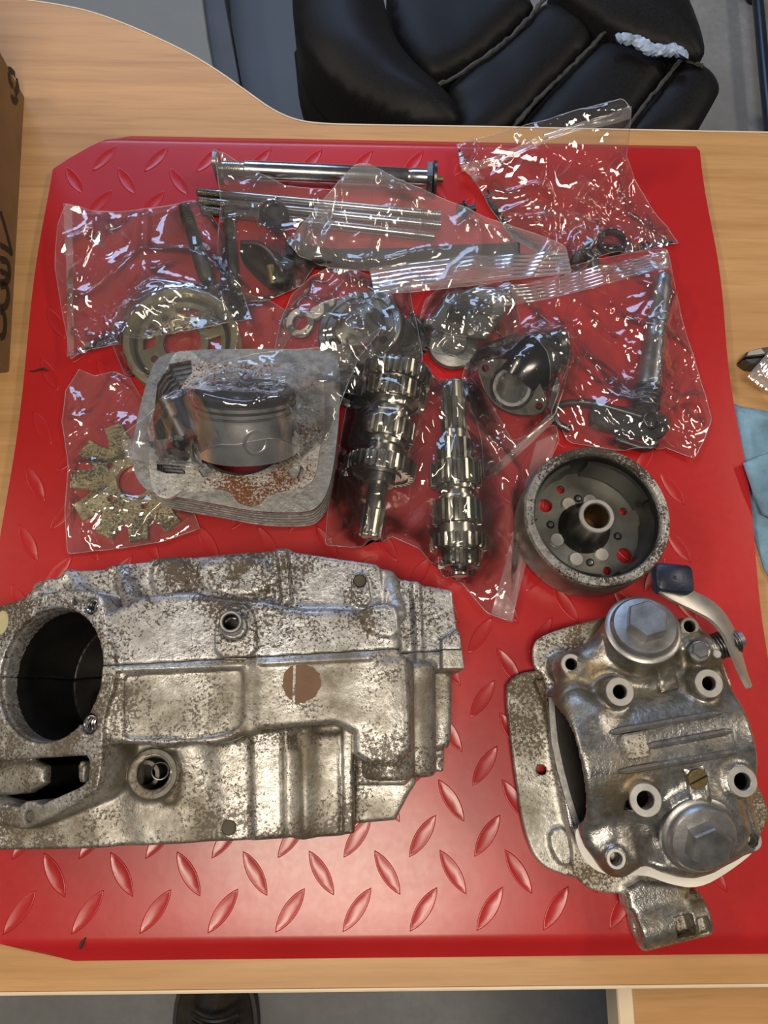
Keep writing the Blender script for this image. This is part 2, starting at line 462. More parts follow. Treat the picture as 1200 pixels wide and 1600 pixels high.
# ------------------------------------------------------------------ signed distance castings
def poly_sdf(P, x, y):
    P = np.asarray(P, np.float32); d = np.full(x.shape, 1e9, np.float32); s = np.ones(x.shape, np.float32)
    n = len(P)
    for i in range(n):
        ax, ay = P[i]; bx, by = P[i - 1]
        ex, ey = bx - ax, by - ay; wx, wy = x - ax, y - ay
        t = np.clip((wx * ex + wy * ey) / max(ex * ex + ey * ey, 1e-14), 0, 1)
        dx = wx - ex * t; dy = wy - ey * t
        np.minimum(d, dx * dx + dy * dy, out=d)
        c1 = y >= ay; c2 = y < by; c3 = ex * wy > ey * wx
        flip = (c1 & c2 & c3) | (~c1 & ~c2 & ~c3)
        s[flip] *= -1
    return s * np.sqrt(d)
class Field:
    def __init__(s, lo, hi, h):
        s.lo = np.array(lo, float); s.h = h
        s.n = [int(math.ceil((hi[i] - lo[i]) / h)) + 1 for i in range(3)]
        s.ax = [(lo[i] + h * np.arange(s.n[i])).astype(np.float32) for i in range(3)]
        s.d = np.full(s.n, .03, np.float32)
    def win(s, lo, hi, pad):
        sl = []
        for i in range(3):
            a = max(0, int((lo[i] - pad - s.lo[i]) / s.h)); b = min(s.n[i], int((hi[i] + pad - s.lo[i]) / s.h) + 2)
            sl.append(slice(a, max(a + 1, b)))
        return tuple(sl)
    def grids(s, sl):
        return (s.ax[0][sl[0]][:, None, None], s.ax[1][sl[1]][None, :, None], s.ax[2][sl[2]][None, None, :])
    def put(s, sl, d, k, sub):
        a = s.d[sl]
        if sub: a = -a
        if k > 0:
            h = np.clip(.5 + .5 * (a - d) / k, 0, 1)
            r = a + (d - a) * h - k * h * (1 - h)
        else: r = np.minimum(a, d)
        s.d[sl] = -r if sub else r
    @staticmethod
    def ext(d2, dz, r):
        q1 = d2 + r; q2 = dz + r
        return np.sqrt(np.maximum(q1, 0) ** 2 + np.maximum(q2, 0) ** 2) + np.minimum(np.maximum(q1, q2), 0) - r
    def prism(s, P, z0, z1, r=.002, k=.004, sub=False, draft=0.0, sm=1):
        """P: outline in world x, y"""
        P = np.array([p[:2] for p in (chaikin(P, sm) if sm else P)])
        ex = draft * (z1 - z0)
        sl = s.win((P[:, 0].min() - ex, P[:, 1].min() - ex, z0), (P[:, 0].max() + ex, P[:, 1].max() + ex, z1), k + 3 * s.h)
        X, Y, Z = s.grids(sl)
        x2, y2 = np.broadcast_arrays(X[:, :, 0], Y[:, :, 0])
        d2 = poly_sdf(P, x2, y2)[:, :, None]
        if draft: d2 = d2 - (z1 - Z) * draft
        d2 = np.broadcast_to(d2, (d2.shape[0], d2.shape[1], Z.shape[2]))
        dz = np.maximum(z0 - Z, Z - z1)
        s.put(sl, s.ext(d2, dz, r), k, sub)
    def fprism(s, fr, P, z0, z1, r=.002, k=.004, sub=False, sm=1):
        """P: outline in the frame's x, y"""
        P = np.array([p[:2] for p in (chaikin(P, sm) if sm else P)])
        C = np.array([fr.p(a, b, c) for a, b in P for c in (z0, z1)])
        sl = s.win(C.min(0), C.max(0), k + 3 * s.h)
        X, Y, Z = s.grids(sl); X = X - fr.o[0]; Y = Y - fr.o[1]; Z = Z - fr.o[2]
        lx = X * fr.x[0] + Y * fr.x[1] + Z * fr.x[2]; ly = X * fr.y[0] + Y * fr.y[1] + Z * fr.y[2]; lz = X * fr.z[0] + Y * fr.z[1] + Z * fr.z[2]
        s.put(sl, s.ext(poly_sdf(P, lx.astype(np.float32), ly.astype(np.float32)), np.maximum(z0 - lz, lz - z1), r), k, sub)
    def cyl(s, p0, p1, r0, r1=None, rd=.001, k=.004, sub=False):
        r1 = r0 if r1 is None else r1
        p0 = np.array(p0, float); p1 = np.array(p1, float); L = np.linalg.norm(p1 - p0); t = (p1 - p0) / L
        R = max(r0, r1)
        sl = s.win(np.minimum(p0, p1) - R, np.maximum(p0, p1) + R, k + 3 * s.h)
        X, Y, Z = s.grids(sl); X = X - p0[0]; Y = Y - p0[1]; Z = Z - p0[2]
        a = X * t[0] + Y * t[1] + Z * t[2]
        rr = np.sqrt(np.maximum(X * X + Y * Y + Z * Z - a * a, 0))
        d2 = rr - (r0 + (r1 - r0) * np.clip(a / L, 0, 1))
        s.put(sl, s.ext(d2, np.maximum(-a, a - L), rd).astype(np.float32), k, sub)
    def cylclip(s, p0, p1, r, zmin, k=0):
        p0 = np.array(p0, float); p1 = np.array(p1, float); L = np.linalg.norm(p1 - p0); t = (p1 - p0) / L
        sl = s.win(np.minimum(p0, p1) - r, np.maximum(p0, p1) + r, k + 3 * s.h)
        X, Y, Z = s.grids(sl); zz = Z; X = X - p0[0]; Y = Y - p0[1]; Z = Z - p0[2]
        a = X * t[0] + Y * t[1] + Z * t[2]
        rr = np.sqrt(np.maximum(X * X + Y * Y + Z * Z - a * a, 0))
        d = np.maximum(np.maximum(rr - r, np.maximum(-a, a - L)), zmin - zz)
        s.put(sl, d.astype(np.float32), k, True)
    def cap(s, p0, p1, r0, r1=None, k=.006, sub=False):
        r1 = r0 if r1 is None else r1
        p0 = np.array(p0, float); p1 = np.array(p1, float); e = p1 - p0; L2 = max(e.dot(e), 1e-12); R = max(r0, r1)
        sl = s.win(np.minimum(p0, p1) - R, np.maximum(p0, p1) + R, k + 3 * s.h)
        X, Y, Z = s.grids(sl); X = X - p0[0]; Y = Y - p0[1]; Z = Z - p0[2]
        t = np.clip((X * e[0] + Y * e[1] + Z * e[2]) / L2, 0, 1)
        d = np.sqrt((X - e[0] * t) ** 2 + (Y - e[1] * t) ** 2 + (Z - e[2] * t) ** 2) - (r0 + (r1 - r0) * t)
        s.put(sl, d.astype(np.float32), k, sub)
    def mesh(s, d=None):
        d = s.d if d is None else d
        d = d.copy()
        d[0] = d[-1] = .01; d[:, 0] = d[:, -1] = .01; d[:, :, 0] = d[:, :, -1] = .01
        S = d < 0; nx, ny, nz = d.shape
        c = np.zeros((nx - 1, ny - 1, nz - 1), np.int8)
        offs = [(i, j, k) for i in (0, 1) for j in (0, 1) for k in (0, 1)]
        for i, j, k in offs: c += S[i:nx - 1 + i, j:ny - 1 + j, k:nz - 1 + k]
        I, J, K = np.nonzero((c > 0) & (c < 8))
        val = {o: d[I + o[0], J + o[1], K + o[2]] for o in offs}
        acc = np.zeros((len(I), 3), np.float32); cnt = np.zeros(len(I), np.float32)
        for o in offs:
            for ax in range(3):
                if o[ax]: continue
                q = list(o); q[ax] = 1; q = tuple(q)
                a, b = val[o], val[q]; m = (a < 0) != (b < 0)
                t = a[m] / (a[m] - b[m])
                for e in range(3): acc[m, e] += t if e == ax else o[e]
                cnt[m] += 1
        V = s.lo + (np.stack([I, J, K], 1) + acc / cnt[:, None]) * s.h
        idx = np.full((nx - 1, ny - 1, nz - 1), -1, np.int32); idx[I, J, K] = np.arange(len(I))
        Q = []
        for ax in range(3):
            b1, b2 = (ax + 1) % 3, (ax + 2) % 3
            lo = [slice(None)] * 3; hi = [slice(None)] * 3
            lo[ax] = slice(0, -1); hi[ax] = slice(1, None)
            df = S[tuple(lo)] != S[tuple(hi)]
            P = np.stack(np.nonzero(df), 1)
            ok = (P[:, b1] > 0) & (P[:, b2] > 0) & (P[:, b1] < d.shape[b1] - 1) & (P[:, b2] < d.shape[b2] - 1)
            P = P[ok]
            def g(u, v):
                q = P.copy(); q[:, b1] -= u; q[:, b2] -= v; return idx[q[:, 0], q[:, 1], q[:, 2]]
            quad = np.stack([g(1, 1), g(0, 1), g(0, 0), g(1, 0)], 1)
            ins = S[P[:, 0], P[:, 1], P[:, 2]]
            quad[~ins] = quad[~ins][:, ::-1]
            Q.append(quad)
        return V, np.concatenate(Q)
def px(P, z): return [W(p[0], p[1], z)[:2] for p in P]
# ------------------------------------------------------------------ setting
FLOOR = -0.74
ZM = 0.008                                  # top of the red plate
mb = MB(); mb.add([(-4, -4, FLOOR), (4, -4, FLOOR), (4, 4, FLOOR), (-4, 4, FLOOR)], [(0, 1, 2, 3)])
fl = mb.build('floor', MT['floor'], smooth=None, loc=(0, 0, FLOOR)); tag(fl, 'bare grey concrete floor', kind='structure')

def sheet_pts(P, step, jitter=.25, seed=1, inset=.45, extra=()):
    """triangulate a plan outline with evenly spread inner points"""
    P = [np.array(p[:2], float) for p in P]
    B = []
    for i in range(len(P)):
        a, b = P[i], P[(i + 1) % len(P)]; n = max(1, int(round(np.linalg.norm(b - a) / step)))
        B += [a + (b - a) * k / n for k in range(n)]
    A = np.array(B); lo = A.min(0); hi = A.max(0)
    r = np.random.RandomState(seed)
    gx, gy = np.meshgrid(np.arange(lo[0], hi[0], step), np.arange(lo[1], hi[1], step * .87))
    gx = gx + (np.arange(gx.shape[0]) % 2)[:, None] * step * .5
    gx = gx + (r.rand(*gx.shape) - .5) * step * jitter; gy = gy + (r.rand(*gx.shape) - .5) * step * jitter
    d = poly_sdf(A, gx.astype(np.float32), gy.astype(np.float32))
    m = d < -step * inset
    pts = B + [np.array(p) for p in zip(gx[m], gy[m])] + list(extra)
    n = len(B)
    V, E, F, _, _, _ = delaunay_2d_cdt([Vector(p) for p in pts], [], [list(range(n))], 1, 1e-7)
    V = np.array([tuple(v) for v in V]); F = [tuple(f) for f in F]
    dd = poly_sdf(A, V[:, 0].astype(np.float32), V[:, 1].astype(np.float32))
    return V, F, dd, n
def boundary_loop(F):
    cnt = {}
    for f in F:
        for i in range(len(f)):
            a, b = f[i], f[(i + 1) % len(f)]; cnt[(a, b)] = 1
    return [(a, b) for (a, b) in cnt if (b, a) not in cnt]
def ccw(V, F):
    out = []
    for f in F:
        a, b, c = V[f[0]], V[f[1]], V[f[2]]
        s = (b[0] - a[0]) * (c[1] - a[1]) - (b[1] - a[1]) * (c[0] - a[0])
        out.append(f if s > 0 else f[::-1])
    return out
def slab(name, P, z0, ztop, mat, parent=None, step=.02, seed=1, smooth=40):
    """solid with plan outline P, flat bottom z0 and top surface ztop(x, y, d)"""
    V, F, dd, n = sheet_pts(P, step, seed=seed); F = ccw(V, F)
    zt = ztop(V[:, 0], V[:, 1], np.maximum(-dd, 0)) if callable(ztop) else np.full(len(V), ztop)
    T = np.column_stack([V, zt]); B = np.column_stack([V, np.full(len(V), z0) if not callable(z0) else z0(V[:, 0], V[:, 1], -dd)])
    m = len(V); FF = list(F) + [tuple(i + m for i in f)[::-1] for f in F]
    for a, b in boundary_loop(F): FF.append((b, a, a + m, b + m))
    return mesh_obj(name, np.vstack([T, B]), FF, mat, parent, smooth)

# desk
curve = [(-900, -60), (-300, -30), (-60, -8), (30, -1), (100, 9), (150, 21), (205, 42), (250, 62), (295, 84), (330, 105), (362, 127), (395, 151), (420, 169), (445, 182), (470, 190), (500, 194), (560, 196), (720, 198), (960, 203), (1200, 208), (1500, 213), (2600, 234)]
backc = [W(a, b, 0)[:2] for a, b in curve]
FRONT = -0.3405
dp = backc + [np.array((backc[-1][0], FRONT)), np.array((backc[0][0], FRONT))]
desk = thing('desk', 'beech laminate desk with a wavy back edge under the red plate', 'desk', (0, 0, FLOOR))
mb = MB(); poly_prism(mb, Fr((0, 0, 0)), dp, -.026, 0, .0006); mb.build('desktop', MT['desk'], desk, None)
def band(path, off, z0, z1, name):
    P = [np.array(p) for p in path]; n = len(P); V = []; F = []
    for i in range(n):
        t = P[min(i + 1, n - 1)] - P[max(i - 1, 0)]; t = t / np.linalg.norm(t); nn = np.array((-t[1], t[0]))
        for a, z in ((0, z0), (off, z0), (off, z1 - .0004), (off * .5, z1 + .0002), (0, z1)):
            q = P[i] + nn * a; V.append((q[0], q[1], z))
    for i in range(n - 1):
        for k in range(5): F.append((i * 5 + k, (i + 1) * 5 + k, (i + 1) * 5 + (k + 1) % 5, i * 5 + (k + 1) % 5))
    m = MB(); m.add(V, F); return m.build(name, MT['edge'], desk, 60)
band(chaikin(backc, 2, False), .0018, -.026, .0003, 'edge_band')['label'] = 'thin pale edge band along the wavy back edge'
band([(backc[0][0], FRONT), (0, FRONT), (backc[-1][0], FRONT)], -.0022, -.026, .0003, 'edge_band')['label'] = 'pale edge band along the straight front edge'
for x in (-.95, 1.25):
    mb = MB(); box(mb, Fr((x, .0, FLOOR)), .025, .5, -.026 - FLOOR); mb.build('side_panel', MT['desk'], desk, None)

# side table below the front edge, lower right
x0 = W(962, 1556, -.04)[0]
ped = thing('side_table', 'beech side table top below the front edge of the desk at the lower right', 'table', (x0 + .45, FRONT - .26, FLOOR))
mb = MB(); box(mb, Fr((x0 + .46, FRONT - .30, -.064)), .90, .59, .026, .001); mb.build('table_top', MT['desk'], ped, None)
mb = MB(); box(mb, Fr((x0 + .006, FRONT - .30, -.065)), .012, .592, .0285, .0012); mb.build('edge_band', MT['edge'], ped, None)
mb = MB(); box(mb, Fr((x0 + .465, FRONT - .004, -.065)), .905, .004, .0285, .0008); mb.build('edge_band', MT['edge'], ped, None)
for xx in (.42, .86):
    for yy in (.12, .52):
        mb = MB(); box(mb, Fr((x0 + xx, FRONT - yy, FLOOR)), .04, .04, -.064 - FLOOR, .001); mb.build('leg', MT['pole'], ped, None)

# low grey cabinet behind the desk
zc = -.47
cabp = px([(-200, -250), (285, -250), (317, 0), (325, 60), (338, 130), (200, 160), (-200, 160)], zc)
cab = thing('low_cabinet', 'low grey steel cabinet on the floor behind the curved desk edge', 'cabinet', (*np.mean(cabp, 0), FLOOR))
mb = MB(); poly_prism(mb, Fr((0, 0, 0)), cabp, FLOOR, zc, .002); mb.build('body', MT['panel'], cab, None)
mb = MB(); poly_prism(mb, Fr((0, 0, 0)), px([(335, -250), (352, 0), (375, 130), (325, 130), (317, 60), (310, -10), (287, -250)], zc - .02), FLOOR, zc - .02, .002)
mb.build('shaded_side', plain('shaded_side_steel', (.045, .048, .048), 0, .5, .05, 20), cab, None)  # added dark block: shade of the cabinet side put into its colour

mb = MB(); poly_prism(mb, Fr((0, 0, 0)), px([(336, -250), (353, 0), (376, 130), (400, 190), (560, 230), (540, 100), (500, -250)], zc - .10), FLOOR, zc - .10, .002)
mb.build('floor_shade_block', plain('floor_shade_grey', (.055, .06, .068), 0, .5, .15, 8), cab, None)  # guessed dark block, its colour standing in for shade on the floor

# ------------------------------------------------------------------ red tread plate
MX0, MX1, MY0, MY1 = -.2985, .2955, -.3215, .3585
def matz(x, y):
    x = np.asarray(x, float); y = np.asarray(y, float)
    z = np.full(np.broadcast(x, y).shape, ZM)
    z = z + .0008 * perlin(x * 9 + 3, y * 9, 5) * np.clip((np.abs(x) - .1) * 6, .15, 1)
    return z
red = thing('tread_plate', 'red painted diamond tread plate lying on the desk under the engine parts', 'plate', (0, 0, 0))
ys = np.concatenate([[MY0, MY0 + .004, MY0 + .009, MY0 + .0125, MY0 + .016], np.linspace(MY0 + .03, MY1 - .03, 50), [MY1 - .018, MY1 - .0135, MY1 - .0105, MY1 - .005, MY1]])
def edge_z(y):
    a = y - MY0; b = MY1 - y
    t = min(a / .0135, b / .0115); t = max(0, min(1, t))
    return t * t * (3 - 2 * t) if t > .0 else 0
rows = []; NX = 60
for y in ys:
    xl = MX0 + .0018 * math.sin(y * 23) ; xr = MX1 + .0018 * math.sin(y * 31 + 1)
    xl += max(0, (y - .318)) * 1.35 + max(0, (y - .343)) * .6 ; xl += max(0, -.300 - y) * 4.0
    rows.append((xl, xr, y))
V = []; F = []
for sgn in (0, 1):
    for xl, xr, y in rows:
        e = edge_z(y)
        for i in range(NX + 1):
            x = xl + (xr - xl) * i / NX
            z = float(matz(x, y)) * e + .0014 * (1 - e)
            V.append((x, y, z - (.0012 if sgn else 0)))
n1 = len(ys) * (NX + 1); w = NX + 1
for j in range(len(ys) - 1):
    for i in range(NX):
        q = (j * w + i, j * w + i + 1, (j + 1) * w + i + 1, (j + 1) * w + i)
        F.append(q); F.append(tuple(n1 + k for k in q)[::-1])
for j in range(len(ys) - 1):
    a, b = j * w, (j + 1) * w; F.append((a, b, b + n1, a + n1)); a, b = j * w + NX, (j + 1) * w + NX; F.append((b, a, a + n1, b + n1))
for i in range(NX):
    F.append((i + 1, i, i + n1, i + 1 + n1)); a = (len(ys) - 1) * w + i; F.append((a, a + 1, a + 1 + n1, a + n1))
mesh_obj('sheet', V, F, MT['red'], red, 60)
# raised lozenges
def lozenge():
    L, H = .0172, .0052; n = 10; out = []
    for s in (1, -1):
        for i in range(n):
            t = -1 + 2 * i / n if s == 1 else 1 - 2 * i / n
            out.append((L * t, s * -H * (1 - t * t) ** .9))
    V = []; F = []; m = len(out)
    lv = [(1.0, -.0006), (1.0, .0001), (.92, .00045), (.84, .00045), (.74, .0003)]
    for sc, z in lv:
        for a, b in out: V.append((a * (1 - (1 - sc) * .55), b * sc, z))
    for l in range(len(lv) - 1):
        for i in range(m):
            j = (i + 1) % m; F.append((l * m + i, l * m + j, (l + 1) * m + j, (l + 1) * m + i))
    F.append(tuple(range((len(lv) - 1) * m, len(lv) * m)))
    me = bpy.data.meshes.new('raised_lozenge'); me.from_pydata(V, [], F)
    me.polygons.foreach_set('use_smooth', [True] * len(F)); me.materials.append(MT['red']); return me
LME = lozenge()
pA = W(190, 1366, ZM); pB = W(137, 1425, ZM); dy = pA[1] - pB[1]; pit = (W(605, 1366, ZM)[0] - W(85, 1366, ZM)[0]) / 5
r = -1; cnt = 0
for r in range(-2, 30):
    y = pA[1] + r * dy
    if y < MY0 + .012 or y > MY1 - .016: continue
    for c in range(-8, 10):
        x = (pA[0] if r % 2 == 0 else pB[0]) + c * pit
        if x < MX0 + .012 + max(0, y - .31) * 1.5 or x > MX1 - .01: continue
        o = bpy.data.objects.new('raised_lozenge', LME); COL.objects.link(o); o.parent = red
        o.location = (x, y, float(matz(x, y))); o.rotation_euler = (0, 0, math.radians(-58 if r % 2 == 0 else 55)); cnt += 1
# split in the left edge of the plate
mb = MB(); c0 = W(40, 581, ZM)
tube(mb, [W(44, 579.5, ZM + .0003), W(52, 580, ZM + .0008), W(62, 577, ZM + .0012), (W(68, 576, ZM + .0018)), W(74, 579, ZM + .0008), W(79, 579, ZM + .0002)], [.0003, .0008, .0009, .0013, .0008, .0003], 6)
mb.build('edge_tear', MT['ink'], red)
mb = MB()
tube(mb, [W(125, 1483, ZM + .0002), W(128, 1474, ZM + .0006), W(134, 1465, ZM + .0002)], [.0008, .0014, .0005], 6); mb.build('paint_chip', MT['ink'], red)

# ------------------------------------------------------------------ cardboard box
c1 = W(38, 150, 0); c2 = W(14, 582, 0); ex = _n(c2 - c1); nx = np.cross(ex, (0, 0, 1.0)); nx = -nx if nx[0] < 0 else nx
bxo = thing('cardboard_box', 'brown cardboard box with dark print standing at the left desk edge', 'box', (c1 + c2) / 2 - nx * .15 + np.array((0, 0, .0)))
hgt = .24; Lb = np.linalg.norm(c2 - c1); frb = Fr((c1 + c2) / 2 - nx * .15, (0, 0, 1), nx)
mb = MB(); box(mb, frb, .30, Lb, hgt, .001, .002); mb.build('carton', MT['card'], bxo, None)
mb = MB(); box(mb, frb.at(.02, Lb * .26, hgt), .26, Lb * .46, .003, .0005); box(mb, frb.at(.02, -Lb * .26, hgt), .26, Lb * .46, .003, .0005); mb.build('flap', MT['card'], bxo, None)
def ribbon(mb, pts, w, n, lift=.0005):
    P = chaikin([p + n * lift for p in pts], 2, False); V = []; F = []
    for i in range(len(P)):
        t = _n(P[min(i + 1, len(P) - 1)] - P[max(i - 1, 0)]); s = np.cross(n, t); ww = w[0] + (w[1] - w[0]) * i / (len(P) - 1) if isinstance(w, tuple) else w
        V += [P[i] + s * ww / 2, P[i] - s * ww / 2]
    for i in range(len(P) - 1): F.append((2 * i, 2 * i + 1, 2 * i + 3, 2 * i + 2))
    mb.add(V, F)
mb = MB(); f = lambda *q: [WP(a, b, c1, nx) for a, b in q]
ribbon(mb, f((0, 330), (8, 356), (19.5, 400), (13, 390), (0, 383)), .005, nx)
ribbon(mb, f((0, 405), (13, 408), (14.6, 431), (10, 441), (0, 442)), .006, nx)
ribbon(mb, f((0, 424), (6, 426), (13, 430)), .005, nx)
ribbon(mb, f((0, 447), (10, 444), (13, 460), (10, 478), (0, 482)), .006, nx)
ribbon(mb, f((0, 485), (7, 490), (8, 512), (5, 525), (0, 527)), .006, nx)
mb.build('printed_lettering', MT['ink'], bxo, None)
mb = MB()
for q in (((13, 109), (17, 110), (23, 117)), ((25, 122), (28, 138), (25, 141), (24, 146)), ((26, 152), (24, 158), (20, 158), (18, 148)), ((14, 115), (15, 128), (20, 135))):
    ribbon(mb, f(*q), .006, nx)
mb.build('recycling_mark', MT['ink'], bxo, None)

# ------------------------------------------------------------------ office chair
def pillow(name, P, z, bulge, wdt, thick, mat, parent, seed=1, step=.012):
    def top(x, y, d): return z + bulge * (1 - np.exp(-d / wdt)) + .002 * perlin(x * 14, y * 14, seed) * np.minimum(1, d / .03)
    return slab(name, chaikin(P, 2), z - thick, top, mat, parent, step, seed, 60)
zs = -.27
ch = thing('office_chair', 'worn black leather office chair with cracked seams behind the desk', 'chair', (*W(800, 40, FLOOR)[:2], FLOOR))
def cpx(P, z): return px(P, z)
pillow('seat_panel', cpx([(600, -40), (852, -12), (802, 50), (688, 132), (640, 100), (610, 40)], zs), zs, .014, .012, .08, MT['leather'], ch, 1)
pillow('seat_panel', cpx([(856, -8), (944, 46), (868, 126), (786, 216), (716, 226), (712, 170), (692, 136), (806, 54)], zs), zs, .014, .012, .08, MT['leather'], ch, 2)
pillow('seat_panel', cpx([(947, 48), (1064, 90), (992, 178), (958, 226), (788, 226), (872, 129)], zs), zs, .014, .012, .08, MT['leather'], ch, 3)
pillow('side_bolster', cpx([(1066, 92), (1108, 104), (1127, 136), (1116, 160), (1076, 226), (968, 226), (996, 180)], zs), zs, .014, .015, .09, MT['leather'], ch, 4)
pillow('backrest', cpx([(850, -30), (900, -90), (1040, -80), (1092, 30), (1106, 98), (1060, 84), (1000, 66), (944, 44)], zs + .02), zs + .02, .02, .02, .12, MT['leather'], ch, 5)
pillow('armrest', cpx([(458, -60), (456, 20), (466, 72), (500, 118), (556, 162), (620, 190), (690, 200), (720, 192), (716, 166), (690, 134), (640, 92), (606, 40), (590, -60)], zs + .06), zs + .06, .03, .03, .07, MT['leather'], ch, 6)
pillow('armrest_base', cpx([(456, 60), (466, 120), (490, 170), (530, 210), (600, 212), (600, 60)], zs - .02), zs - .02, .03, .03, .08, MT['leather'], ch, 7)
for i, P in enumerate(([(852, -4), (806, 52), (760, 88), (690, 134), (650, 140)], [(946, 49), (906, 92), (868, 128), (826, 170), (790, 214)], [(1064, 93), (1030, 136), (992, 182), (970, 214)], [(944, 46), (1000, 70), (1064, 92), (1100, 104)])):
    mb = MB(); Q = chaikin([W(a, b, zs + .012) for a, b in P], 3, False); rr = np.random.RandomState(i)
    tube(mb, [q + rr.randn(3) * .0006 for q in Q], list(.0022 + .0016 * rr.rand(len(Q))), 6); mb.build('seam', MT['seam'], ch)
mb = MB(); rr = np.random.RandomState(3)
for k in range(16):
    t = k / 15; c = W(968 + 100 * t, 60 + 26 * t - 4 * math.sin(t * 9), zs + .03)
    lathe(mb, Fr(c, (rr.randn() * .5, rr.randn() * .5, 1)), [(0, -.006), (.006 + .006 * rr.rand(), -.002), (.005 + .004 * rr.rand(), .003), (0, .006)], 7)
mb.build('torn_vinyl_glare', MT['vinyl_glare'], ch, 30)['label'] = 'torn vinyl bits along the seam with daylight glare painted pale blue'
cc = W(800, 40, zs)
mb = MB(); lathe(mb, Fr((cc[0], cc[1], FLOOR + .06)), [(0, 0), (.03, 0), (.03, zs - .08 - FLOOR - .06), (0, zs - .08 - FLOOR - .06)], 20); mb.build('gas_column', MT['black'], ch)
for k in range(5):
    a = 2 * math.pi * k / 5 + .3; mb = MB(); e = (cc[0] + .27 * math.cos(a), cc[1] + .27 * math.sin(a), FLOOR + .05)
    tube(mb, [(cc[0], cc[1], FLOOR + .09), e], [.028, .018], 8); mb.build('base_arm', MT['black'], ch)
    mb = MB(); lathe(mb, Fr((e[0], e[1] - .012, FLOOR + .027), (0, 1, 0)), [(0, 0), (.023, 0), (.027, .004), (.027, .02), (.023, .024), (0, .024)], 16); mb.build('caster', MT['rubber'], ch)

# stand leg at the top right
st = thing('stand', 'dark blue tube stand on black feet at the top right on the concrete', 'stand', (*W(1192, 100, FLOOR)[:2], FLOOR))
zt = FLOOR + .05
mb = MB(); tube(mb, [W(1178, -60, zt), W(1186, 20, zt), W(1194, 110, zt), W(1203, 200, zt), W(1210, 270, zt)], .0115, 12); mb.build('tube', MT['pole'], st)
for (a, b) in ((1176, -2), (1205, 195)):
    c = W(a, b, FLOOR); mb = MB(); lathe(mb, Fr(c), [(0, 0), (.018, 0), (.02, .006), (.019, .045), (.014, .062), (0, .064)], 18); mb.build('rubber_foot', MT['rubber'], st)

# boot under the desk front
bo = thing('boot', 'dark brown leather boot toe on the floor below the desk front edge', 'boot', (*W(335, 1590, FLOOR)[:2], FLOOR))
zb = FLOOR + .03
Pb = px([(272, 1660), (268, 1600), (276, 1545), (300, 1510), (336, 1498), (372, 1510), (396, 1545), (404, 1600), (400, 1660)], zb)
slab('sole', chaikin(Pb, 2), FLOOR + .001, FLOOR + .03, MT['rubber'], bo, .02)
Pu = px([(278, 1655), (274, 1600), (282, 1550), (303, 1518), (336, 1506), (368, 1518), (390, 1550), (398, 1600), (394, 1655)], zb)
slab('upper', chaikin(Pu, 2), FLOOR + .03, lambda x, y, d: FLOOR + .035 + .07 * (1 - np.exp(-d / .03)) + .008 * perlin(x * 40, y * 40, 3), MT['boot'], bo, .008, 2, 80)
mb = MB()
for k in range(3):
    tube(mb, chaikin([W(300, 1583 + k * 14, FLOOR + .105), W(320, 1595 + k * 14, FLOOR + .115), W(345, 1596 + k * 14, FLOOR + .115), W(372, 1585 + k * 14, FLOOR + .105)], 2, False), .003, 6)
mb.build('lace', MT['rubber'], bo)

# blue shop cloth, right
zr = .006
Pr = px([(1143, 626), (1160, 632), (1215, 642), (1290, 660), (1330, 820), (1290, 950), (1225, 930), (1200, 890), (1181, 830), (1170, 770), (1157, 710)], zr)
def ragtop(x, y, d):
    f = .5 + .5 * np.sin((x * .8 + y * .5) * 130 + 3 * perlin(x * 20, y * 20, 4))
    return .0025 + .012 * np.minimum(1, d / .010) * (.25 + .75 * f) + .005 * perlin(x * 45, y * 45, 9) * np.minimum(1, d / .006)
rag = slab('shop_cloth', Pr, .0006, ragtop, MT['rag'], None, .0035, 3, 80)
tag(rag, 'crumpled blue shop cloth with grease stains beside the red plate', 'cloth')
# a folded flap lying on the cloth (part of the same cloth)
Pf = px([(1164, 722), (1188, 712), (1230, 700), (1290, 740), (1260, 830), (1222, 816), (1194, 802), (1180, 770)], .016)
slab('folded_flap', Pf, lambda x, y, d: .0125 + 0 * x, lambda x, y, d: .0145 + .006 * np.minimum(1, d / .01) * (.6 + .4 * np.sin(x * 160 + y * 90 + 2)) + .002 * perlin(x * 40, y * 40, 2), MT['rag'], rag, .0035, 4, 80)

# pliers
pl = thing('pliers', 'dark steel pliers with a ground jaw tip lying on the desk at the right', 'pliers', W(1180, 570, 0))
frp = Fr(W(1150, 571, 0), (0, 0, 1), W(1200, 566, 0) - W(1150, 571, 0))
for s in (1, -1):
    mb = MB(); poly_prism(mb, frp, [(0, s * .0005), (.005, s * .006), (.016, s * .0085), (.04, s * .010), (.06, s * .008), (.06, s * .0004)], .0008, .013, .0015); mb.build('jaw', MT['dsteel'], pl, None)
mb = MB(); poly_prism(mb, frp, [(.003, .0016), (.006, .0056), (.0175, .0076), (.0195, .002)], .0131, .0142, .0004); mb.build('ground_face', MT['mach'], pl, None)
mb = MB(); disc(mb, frp.at(.055, 0, .0008), .010, 0, .015); mb.build('pivot', MT['steel'], pl)
for s in (1, -1):
    mb = MB(); tube(mb, chaikin([frp.p(.058, s * .005, .008), frp.p(.09, s * .016, .008), frp.p(.13, s * .022, .008), frp.p(.17, s * .018, .008)], 2, False), .0055, 10); mb.build('handle', MT['rubber'], pl)
